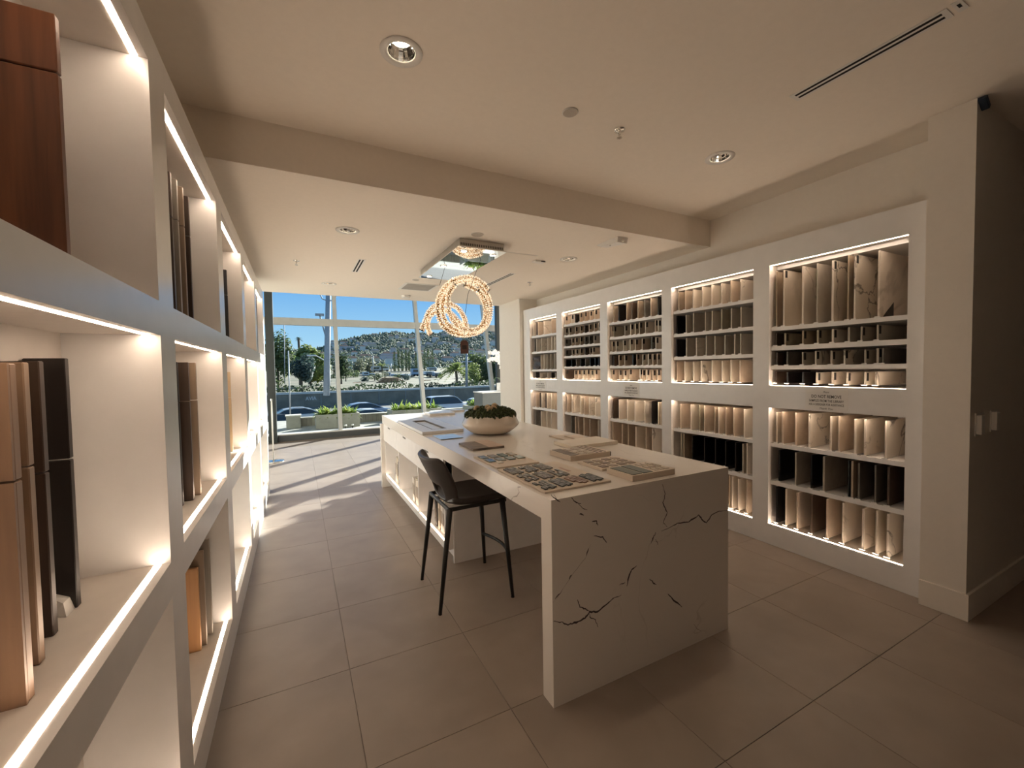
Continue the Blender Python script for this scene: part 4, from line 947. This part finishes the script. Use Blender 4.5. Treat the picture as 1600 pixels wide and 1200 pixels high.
car('silver saloon car seen between the first two planters', 578, 33, 0.1, (0.66,0.70,0.76))
car('blue grey saloon car behind the silver one', 571, 40, 0.1, (0.34,0.40,0.50))
car('silver estate car behind the second mullion', 700, 40, 0.1, (0.64,0.68,0.70), True)
car('black saloon car in front of the estate car', 683, 31.5, 0.05, (0.03,0.033,0.04))
car('white estate car near the grey counter', 762, 35.5, 0.5, (0.75,0.76,0.77), True)
# car park wall
Wy = 57.0
zc_ = at(560, 612.5, Wy).z
gw = thing('boundary_wall', 'long grey boundary wall with pale coping behind the cars', 'wall', (10, Wy, GZ))
for i in range(24):
    x = -15 + i*3.5; box('wall_panel', M('grey_block', (0.27,0.25,0.20), 0.8, var=0.15, scale=0.8), gw, x+0.06, x+3.44, Wy, Wy+0.25, GZ, zc_)
    box('pilaster', M('pale_pilaster', (0.27,0.28,0.27), 0.8), gw, x-0.06, x+0.06, Wy-0.06, Wy+0.3, GZ, zc_)
box('coping', M('pale_coping', (0.62,0.63,0.60), 0.7), gw, -15.2, 69.2, Wy-0.12, Wy+0.4, zc_, zc_+0.26)
o = text_mesh('graffiti', 'AVIA', M('white_spray', (0.65,0.67,0.66), 0.7), gw, 0.02); q = at(477.5, 625.5, Wy-0.03); o.location = q - gw.location; o.rotation_euler = (math.pi/2, 0, 0); o.scale = (0.55, 0.62, 1)
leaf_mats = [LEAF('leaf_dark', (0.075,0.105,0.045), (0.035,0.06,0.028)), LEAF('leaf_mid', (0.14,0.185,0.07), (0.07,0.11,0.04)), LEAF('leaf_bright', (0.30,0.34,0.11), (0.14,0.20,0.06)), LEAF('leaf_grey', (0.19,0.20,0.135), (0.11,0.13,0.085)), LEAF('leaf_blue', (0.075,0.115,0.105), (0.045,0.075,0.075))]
hill_mats = [M('hill_dark', (0.15,0.175,0.105), 0.9, col2=(0.12,0.145,0.09), scale=0.1), M('hill_grey', (0.24,0.24,0.165), 0.9, col2=(0.19,0.20,0.14), scale=0.1), M('hill_blue', (0.17,0.20,0.165), 0.9, col2=(0.13,0.16,0.135), scale=0.1)]  # greyed, low-contrast tones in place of haze, put into the colour
bark = M('bark', (0.12,0.095,0.07), 0.9, scale=6, bump=0.3)
def leafcloud(mb, c, rad, n, s0, s1, rr):
    for i in range(n):
        d = Vector((rr.gauss(0,1), rr.gauss(0,1), rr.gauss(0,1))).normalized(); r = rr.uniform(0.55, 1.0)**0.6
        p = Vector(c) + Vector((d.x*rad[0]*r, d.y*rad[1]*r, d.z*rad[2]*r)); s_ = rr.uniform(s0, s1)
        nn = (d + Vector((rr.uniform(-.7,.7), rr.uniform(-.7,.7), rr.uniform(-.3,.9)))).normalized(); u = nn.orthogonal().normalized(); v = nn.cross(u)
        mb.add([p+u*s_, p+v*s_*0.6, p-u*s_, p-v*s_*0.6], [(0,1,2,3)])
def tree(label, px, ytop, ybot, wpx, Y, mi, zg=-1.4, n=900, name='tree', blobs=6, seed=1):
    rr = random.Random(seed); A = at(px, ytop, Y); B = at(px, ybot, Y); w_ = (at(px+wpx/2, ytop, Y).x - at(px-wpx/2, ytop, Y).x)/2
    h = A.z - B.z; t = thing(name, label, 'tree', (A.x, Y, zg))
    mb = MB()
    for k_ in range(blobs):
        cx = A.x + rr.uniform(-.5,.5)*w_; cz_ = B.z + h*rr.uniform(0.35,0.68); r = rr.uniform(0.45,0.62)
        leafcloud(mb, (cx, Y+rr.uniform(-.4,.4)*w_, cz_), (w_*r*1.1, w_*r, h*r*0.55), n//blobs, w_*0.05, w_*0.12, rr)
    mb.build('foliage', leaf_mats[mi], t)
    MB().cyl((A.x, Y, zg), (A.x, Y, B.z+h*0.5), w_*0.09, w_*0.05, 8).build('trunk', bark, t)
    return t
def palm(label, px, ytop, ybot, wpx, Y, zg, mi=2, seed=2, nf=34):
    rr = random.Random(seed); A = at(px, ytop, Y); B = at(px, ybot, Y); w_ = (at(px+wpx/2, ytop, Y).x - at(px-wpx/2, ytop, Y).x)/2
    t = thing('palm_tree', label, 'palm tree', (A.x, Y, zg)); hub = A.z - (A.z-B.z)*0.45
    MB().tube([(A.x, Y, zg), (A.x+0.1, Y, (zg+hub)/2), (A.x, Y, hub)], 0.22, 8).build('trunk', bark, t)
    mb = MB()
    for k_ in range(nf):
        aa = rr.uniform(0, 2*math.pi); el = rr.uniform(-0.25, 1.35); d = Vector((math.cos(aa)*math.cos(el), math.sin(aa)*math.cos(el), math.sin(el)*0.9)); L = w_*rr.uniform(0.8,1.1)
        n = 9; side = d.cross(Vector((0,0,1))).normalized()
        for i in range(1, n):
            s_ = i/n; p = Vector((A.x, Y, hub)) + d*L*s_ + Vector((0,0,-0.55*L*s_*s_)); ll = L*0.22*math.sin(math.pi*(0.2+0.75*s_))
            for sg in (-1, 1):
                e = p + side*sg*ll*0.8 + d*ll*0.6 + Vector((0,0,-ll*0.45)); q = d*L*0.035
                mb.add([p-q, p+q, e], [(0,1,2)])
        frond_mesh(mb, (A.x, Y, hub), d, L, L*0.012, 0.55)
    mb.build('fronds', leaf_mats[mi], t)
tree('tall feathery green tree beside the left column', 432, 514, 612, 54, 72, 1, n=3600, seed=21, blobs=8)
tree('broad bright willowy tree left of the first mullion', 482, 530, 608, 72, 84, 2, n=4500, seed=22, blobs=9)
tree('round dark blue green bush in front of the willowy tree', 470, 551, 606, 42, 66, 4, n=3000, seed=23, blobs=5)
palm('dark fan palm rising above the left trees', 466, 516, 546, 17, 95, -1.2, 0, 31, 30)
tree('dark tree just right of the first mullion', 532, 546, 604, 36, 95, 0, n=2200, seed=24)
tree('grey green tree left of the cypress row', 575, 553, 592, 40, 170, 3, zg=1, n=900, seed=25)
tree('olive tree in front of the hill', 556, 556, 592, 34, 160, 3, zg=1, n=800, seed=26)
palm('drooping pale palm left of the cypress row', 596, 555, 590, 24, 150, 1.0, 2, 33, 26)
palm('large bright palm right of the second mullion', 712, 553, 612, 66, 64, -1.4, 2, 34, 40)
tree('leafy tree behind the large palm', 746, 545, 606, 44, 82, 1, n=2600, seed=27)
tree('dark green tree near the right column', 768, 546, 604, 36, 74, 0, n=2200, seed=28)
tree('bright shrub beside the right mullion', 739, 562, 608, 28, 68, 2, n=1500, seed=29)
for i, (px, yt, w_) in enumerate(((616,549,7),(622,547,6),(628,548,7),(634,546,6),(639,549,6),(657,548,7),(663,546,7),(669,545,8),(675,548,7),(650,551,6))):
    A = at(px, yt, 190); B = at(px, 592, 190); t = thing('cypress', f'{ORD[i]} dark cypress in the row below the hill', 'cypress', (A.x, 190, 1.2), 'cypress row')
    r = (at(px+w_/2, 560, 190).x - at(px-w_/2, 560, 190).x)/2; mb = MB(); rr = random.Random(40+i)
    for k_ in range(420):
        s_ = rr.random(); a_ = rr.uniform(0, 6.283); q = r*math.sin(math.pi*min(1, 0.15+s_*0.85))**0.6*rr.uniform(.7,1)
        p = Vector((A.x+q*math.cos(a_), 190+q*math.sin(a_), 1.4+(A.z-1.4)*s_)); z = rr.uniform(0.25,0.5)
        mb.add([p+Vector((0,0,z)), p+Vector((z*.4*math.cos(a_+1.5), z*.4*math.sin(a_+1.5), 0)), p-Vector((0,0,z))], [(0,1,2)])
    mb.build('foliage', leaf_mats[0], t); MB().cyl((A.x,190,1.0), (A.x,190,A.z-2), 0.2, 0.1, 6).build('trunk', bark, t)
# hedge, one continuous mass
mb = MB(); rr = random.Random(50)
for i in range(5200):
    x = rr.uniform(-10, 60); p = Vector((x, 59+rr.uniform(-.5,.8), -1.5+rr.random()*(1.25+0.5*math.sin(x*0.9)*math.sin(x*0.37)))); s_ = rr.uniform(.08,.2)
    u = Vector((rr.gauss(0,1), rr.gauss(0,1), rr.gauss(0,1))).normalized(); v = u.orthogonal().normalized(); mb.add([p+u*s_, p+v*s_, p-u*s_, p-v*s_], [(0,1,2,3)])
hd = tag(mb.build('hedge', leaf_mats[0]), 'dark hedge along the top of the boundary wall', 'hedge'); hd['kind'] = 'stuff'
# vans and trailers parked in the yard
wv = [M('van_white', (0.75,0.76,0.77), 0.35), M('van_grey', (0.42,0.46,0.52), 0.35), M('van_blue', (0.40,0.52,0.68), 0.35)]
vans = [(544,577,12,8,1),(560,588,18,9,1),(589,577,16,9,1),(601,576,14,9,0),(580,587,12,7,0),(572,585,10,8,0),(613,587,9,6,0),(607,586,8,8,1),(621,588,16,6,1),(634,587,20,5,0),(641,589,14,6,0),(650,582,12,12,2),(672,584,16,7,0),(684,586,12,7,1),(676,577,14,6,0),(545,592,16,10,1),(563,596,12,9,1)]
for i, (px, py, w_, h_, ci) in enumerate(vans):
    Y = 120 + (i*37 % 40); A = at(px-w_/2, py-h_/2, Y); B = at(px+w_/2, py+h_/2, Y)
    t = thing('parked_van', f"{['white','grey','pale blue'][ci]} parked van or trailer in the yard", 'van', ((A.x+B.x)/2, Y, B.z), 'vans and trailers in the yard')
    rk = sorted(v_[0] for v_ in vans).index(px); t['label'] = f"{['white','grey','pale blue'][ci]} van or trailer, {(ORD + ['eleventh','twelfth','thirteenth','fourteenth','fifteenth','sixteenth','seventeenth'])[rk]} from the left in the yard"
    box('body', wv[ci], t, A.x, B.x, Y, Y+2.4, B.z+0.5, A.z, 0.12)
    box('window_band', glass_d, t, A.x+0.3, B.x-0.3, Y-0.01, Y+0.02, A.z-(A.z-B.z)*0.45, A.z-0.3)
    for xq in (A.x+0.7, B.x-0.7): MB().cyl((xq, Y-0.02, B.z+0.35), (xq, Y+0.25, B.z+0.35), 0.36, 0.36, 12).build('wheel', tyre, t)
    box('skirt', M('van_skirt', (0.05,0.05,0.05), 0.7), t, A.x+0.1, B.x-0.1, Y+0.05, Y+2.3, B.z+0.25, B.z+0.5)
lum = M('lumber', (0.42,0.24,0.12), 0.8, scale=1.5, col2=(0.28,0.15,0.08))
for i, (px, py, w_, h_) in enumerate(((612,595,50,9),(560,601,26,6),(668,598,30,8),(690,600,26,7),(640,600,22,6))):
    Y = 96+i*3; A = at(px-w_/2, py-h_/2, Y); B = at(px+w_/2, py+h_/2, Y)
    t = thing('lumber_pile', ['widest brown timber pile left of the second mullion', 'low timber pile right of the first mullion', 'brown timber pile right of the second mullion', 'small timber pile below the large palm', 'small pale timber pile by the second mullion'][i], 'timber', ((A.x+B.x)/2, Y, B.z))
    for r in range(5):
        for c_ in range(6):
            L = (B.x-A.x)/6; s_ = 1-r*0.12; x = A.x + (B.x-A.x)*(1-s_)/2 + c_*L*s_; box('bundle', lum, t, x+0.05, x+L*s_-0.05, Y+r*0.3, Y+r*0.3+2, B.z+(A.z-B.z)*r/5, B.z+(A.z-B.z)*(r+0.85)/5)
# poles
pole_m = M('pole_grey', (0.36,0.39,0.42), 0.6); pole_w = M('pole_white', (0.62,0.60,0.56), 0.6)
def pole(label, px, py0, py1, Y, r, mat, kind=None, lean=0):
    A = at(px+lean, py0, Y); B = at(px, py1, Y); t = thing('street_pole', label, 'pole', (B.x, Y, B.z)); MB().cyl(B, A, r, r*0.8, 10).build('shaft', mat, t, smooth=True)
    if kind == 'light':
        MB().tube([A, A+Vector((-0.5,0,1.2)), A+Vector((-1.6,0,1.9))], 0.07, 8).build('lamp_arm', mat, t); MB().obox(A+Vector((-2.1,0,1.9)), (0.55,0,0), (0,0.2,0), (0,0,0.1)).build('lamp_head', white_pl, t, bevel=0.05)
    if kind == 'utility':
        for z, w_ in ((-0.6, 1.2), (-1.8, 0.8)): MB().obox(A+Vector((0,0,z)), (w_,0,0), (0,0.08,0), (0,0,0.08)).build('crossarm', mat, t)
        for s_ in (-1, -0.4, 0.4, 1): MB().cyl(A+Vector((s_*1.0,0,-0.5)), A+Vector((s_*1.0,0,-0.25)), 0.06, 0.04, 8).build('insulator', white_pl, t)
    if kind == 'flood':
        for sg in (-1, 1): MB().tube([A+Vector((0,0,-0.5)), A+Vector((sg*0.5,0,-0.3)), A+Vector((sg*0.8,0,0.4))], 0.05, 8).build('bracket', mat, t)
        MB().obox(A+Vector((-0.75,0,-1.7)), (0.35,0,0), (0,0.2,0), (0,0,0.09)).build('lamp_head', mat, t); MB().obox(A+Vector((-0.8,0,-2.5)), (0.28,0,0), (0,0.2,0), (0,0,0.09)).build('lamp_head', mat, t); MB().tube([A+Vector((-0.75,0,-1.7)), A+Vector((-0.45,0,-3.0)), A+Vector((-0.1,0,-4.5))], 0.06, 8).build('bracket', mat, t)
pole('tall grey light pole standing behind the first mullion', 510, 462, 618, 40, 0.27, pole_m, 'flood', lean=3)
pole('slim white pole in front of the left trees', 453.5, 548, 650, 30, 0.045, pole_w, lean=-3)
pole('thin dark pole rising behind the left trees', 445, 505, 600, 66, 0.06, pole_m, lean=-1)
pole('curved street light beside the first mullion', 515, 578, 612, 60, 0.12, pole_w, 'light')
pole('grey pole behind the hang tag right of the second mullion', 729, 545, 604, 55, 0.18, pole_m, 'utility')
pole('thin pole left of the drooping pale palm', 583, 556, 582, 140, 0.2, pole_w, 'light')
pole('thin white pole left of the second mullion', 611, 568, 580, 130, 0.2, pole_w)
# hills with scrub, trees and houses
hillm = M('hill_scrub', (0.24,0.24,0.18), 0.95, scale=0.02, col2=(0.12,0.135,0.10), detail=8)  # close to the tree tones, so the haze sits in the colour
def ridge(px):
    pts = [(380,556),(430,552),(500,546),(520,537),(545,531),(580,524),(610,520),(650,522),(700,520),(760,517),(840,512),(950,505),(1100,500)]
    for (a, b) in zip(pts, pts[1:]):
        if a[0] <= px <= b[0]: return a[1] + (b[1]-a[1])*(px-a[0])/(b[0]-a[0])
    return pts[0][1] if px < 380 else pts[-1][1]
nx, ny = 60, 14; mb = MB(); HV = []
for j in range(ny):
    s_ = j/(ny-1); Y = 230 + 700*s_
    for i in range(nx):
        px = 360 + i*12
        top = at(px, ridge(px), Y).z; low = at(px, 590, Y).z
        prof_ = 0.25+0.75*s_ if j else 0
        z = low + (top-low)*(min(1, s_*1.02)**0.75)
        if j == 0: z = 2.0
        v = at(px, 580, Y); v.z = z + (R_.uniform(-1,1)*3*s_ if 0 < j < ny-1 else 0); mb.v.append(tuple(v)); HV.append(v)
for j in range(ny-1):
    for i in range(nx-1): mb.f.append((j*nx+i, j*nx+i+1, (j+1)*nx+i+1, (j+1)*nx+i))
hill = struct(mb.build('hills', hillm, smooth=True), 'wooded hillside with scattered houses')
def hz(i, j): return HV[j*nx+i]
def hpt(u, v):
    i = min(nx-2, int(u)); j = min(ny-2, int(v)); a, b = u-i, v-j
    return (hz(i,j)*(1-a)*(1-b) + hz(i+1,j)*a*(1-b) + hz(i,j+1)*(1-a)*b + hz(i+1,j+1)*a*b)
rr = random.Random(60)
for bi, cnt in enumerate((4200, 3800, 2600)):
    mb = MB()
    for k_ in range(cnt):
        u, v = rr.uniform(2, 42), (ny-1.05)*rr.random()**0.8; p = hpt(u, v); s_ = rr.uniform(1.3, 3.0)*(0.6+0.5*v/ny)
        hgt = s_*rr.uniform(0.7, 1.5); c = p + Vector((0,0,hgt*0.5))
        vs = [c + Vector((s_*math.cos(a)*rr.uniform(.7,1.1), s_*math.sin(a)*rr.uniform(.7,1.1), rr.uniform(-.2,.25)*hgt)) for a in [q*math.pi/3 for q in range(6)]] + [c+Vector((rr.uniform(-.3,.3)*s_,0,hgt)), c-Vector((0,0,hgt*.6))]
        mb.add(vs, [(q, (q+1) % 6, 6) for q in range(6)] + [((q+1) % 6, q, 7) for q in range(6)])
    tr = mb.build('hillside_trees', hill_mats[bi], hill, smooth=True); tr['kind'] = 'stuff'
hw = [M('house_white', (0.72,0.72,0.70), 0.8), M('house_cream', (0.58,0.52,0.42), 0.8), M('house_grey', (0.48,0.50,0.54), 0.8)]
rf_ = [M('roof_grey', (0.28,0.27,0.28), 0.8), M('roof_terracotta', (0.36,0.20,0.13), 0.8)]
HP = []
for k_ in range(110):
    for _try in range(30):
        u, v = rr.uniform(9, 40), 2 + (ny-3.2)*rr.random(); p = hpt(u, v)
        if all((p-q).length > 20 for q in HP): break
    HP.append(p); w_ = rr.uniform(6, 13); h_ = rr.uniform(3.5, 7); ci = rr.randrange(3); ri = rr.randrange(2)
    t = thing('hillside_house', f"small {['white','cream','pale grey'][ci]} house with {['grey','terracotta'][ri]} roof far up on the hillside", 'house', p, 'houses on the hillside')
    box('walls', hw[ci], t, p.x-w_/2, p.x+w_/2, p.y-4, p.y+4, p.z-3, p.z+h_)
    MB().add([(p.x-w_/2-.4,p.y-4.4,p.z+h_),(p.x+w_/2+.4,p.y-4.4,p.z+h_),(p.x+w_/2+.4,p.y+4.4,p.z+h_),(p.x-w_/2-.4,p.y+4.4,p.z+h_),(p.x-w_/2+1.5,p.y,p.z+h_+2),(p.x+w_/2-1.5,p.y,p.z+h_+2)], [(0,1,5,4),(2,3,4,5),(1,2,5),(3,0,4),(3,2,1,0)]).build('roof', rf_[ri], t)

# shrubs and small trees along the yard
for i in range(16):
    px = 520 + i*17 + R_.uniform(-4, 4); yb_ = 592 + R_.uniform(0, 10); h_ = R_.uniform(12, 26)
    tree(f'{ORD[i % 10] if i < 10 else ["eleventh","twelfth","thirteenth","fourteenth","fifteenth","sixteenth"][i-10]} shrub from the left along the yard', px, yb_-h_, yb_, R_.uniform(12, 24), 104 + R_.uniform(0, 60), (0, 3, 1, 4)[i % 4], zg=-0.8, n=500, name='shrub', blobs=4, seed=80+i)
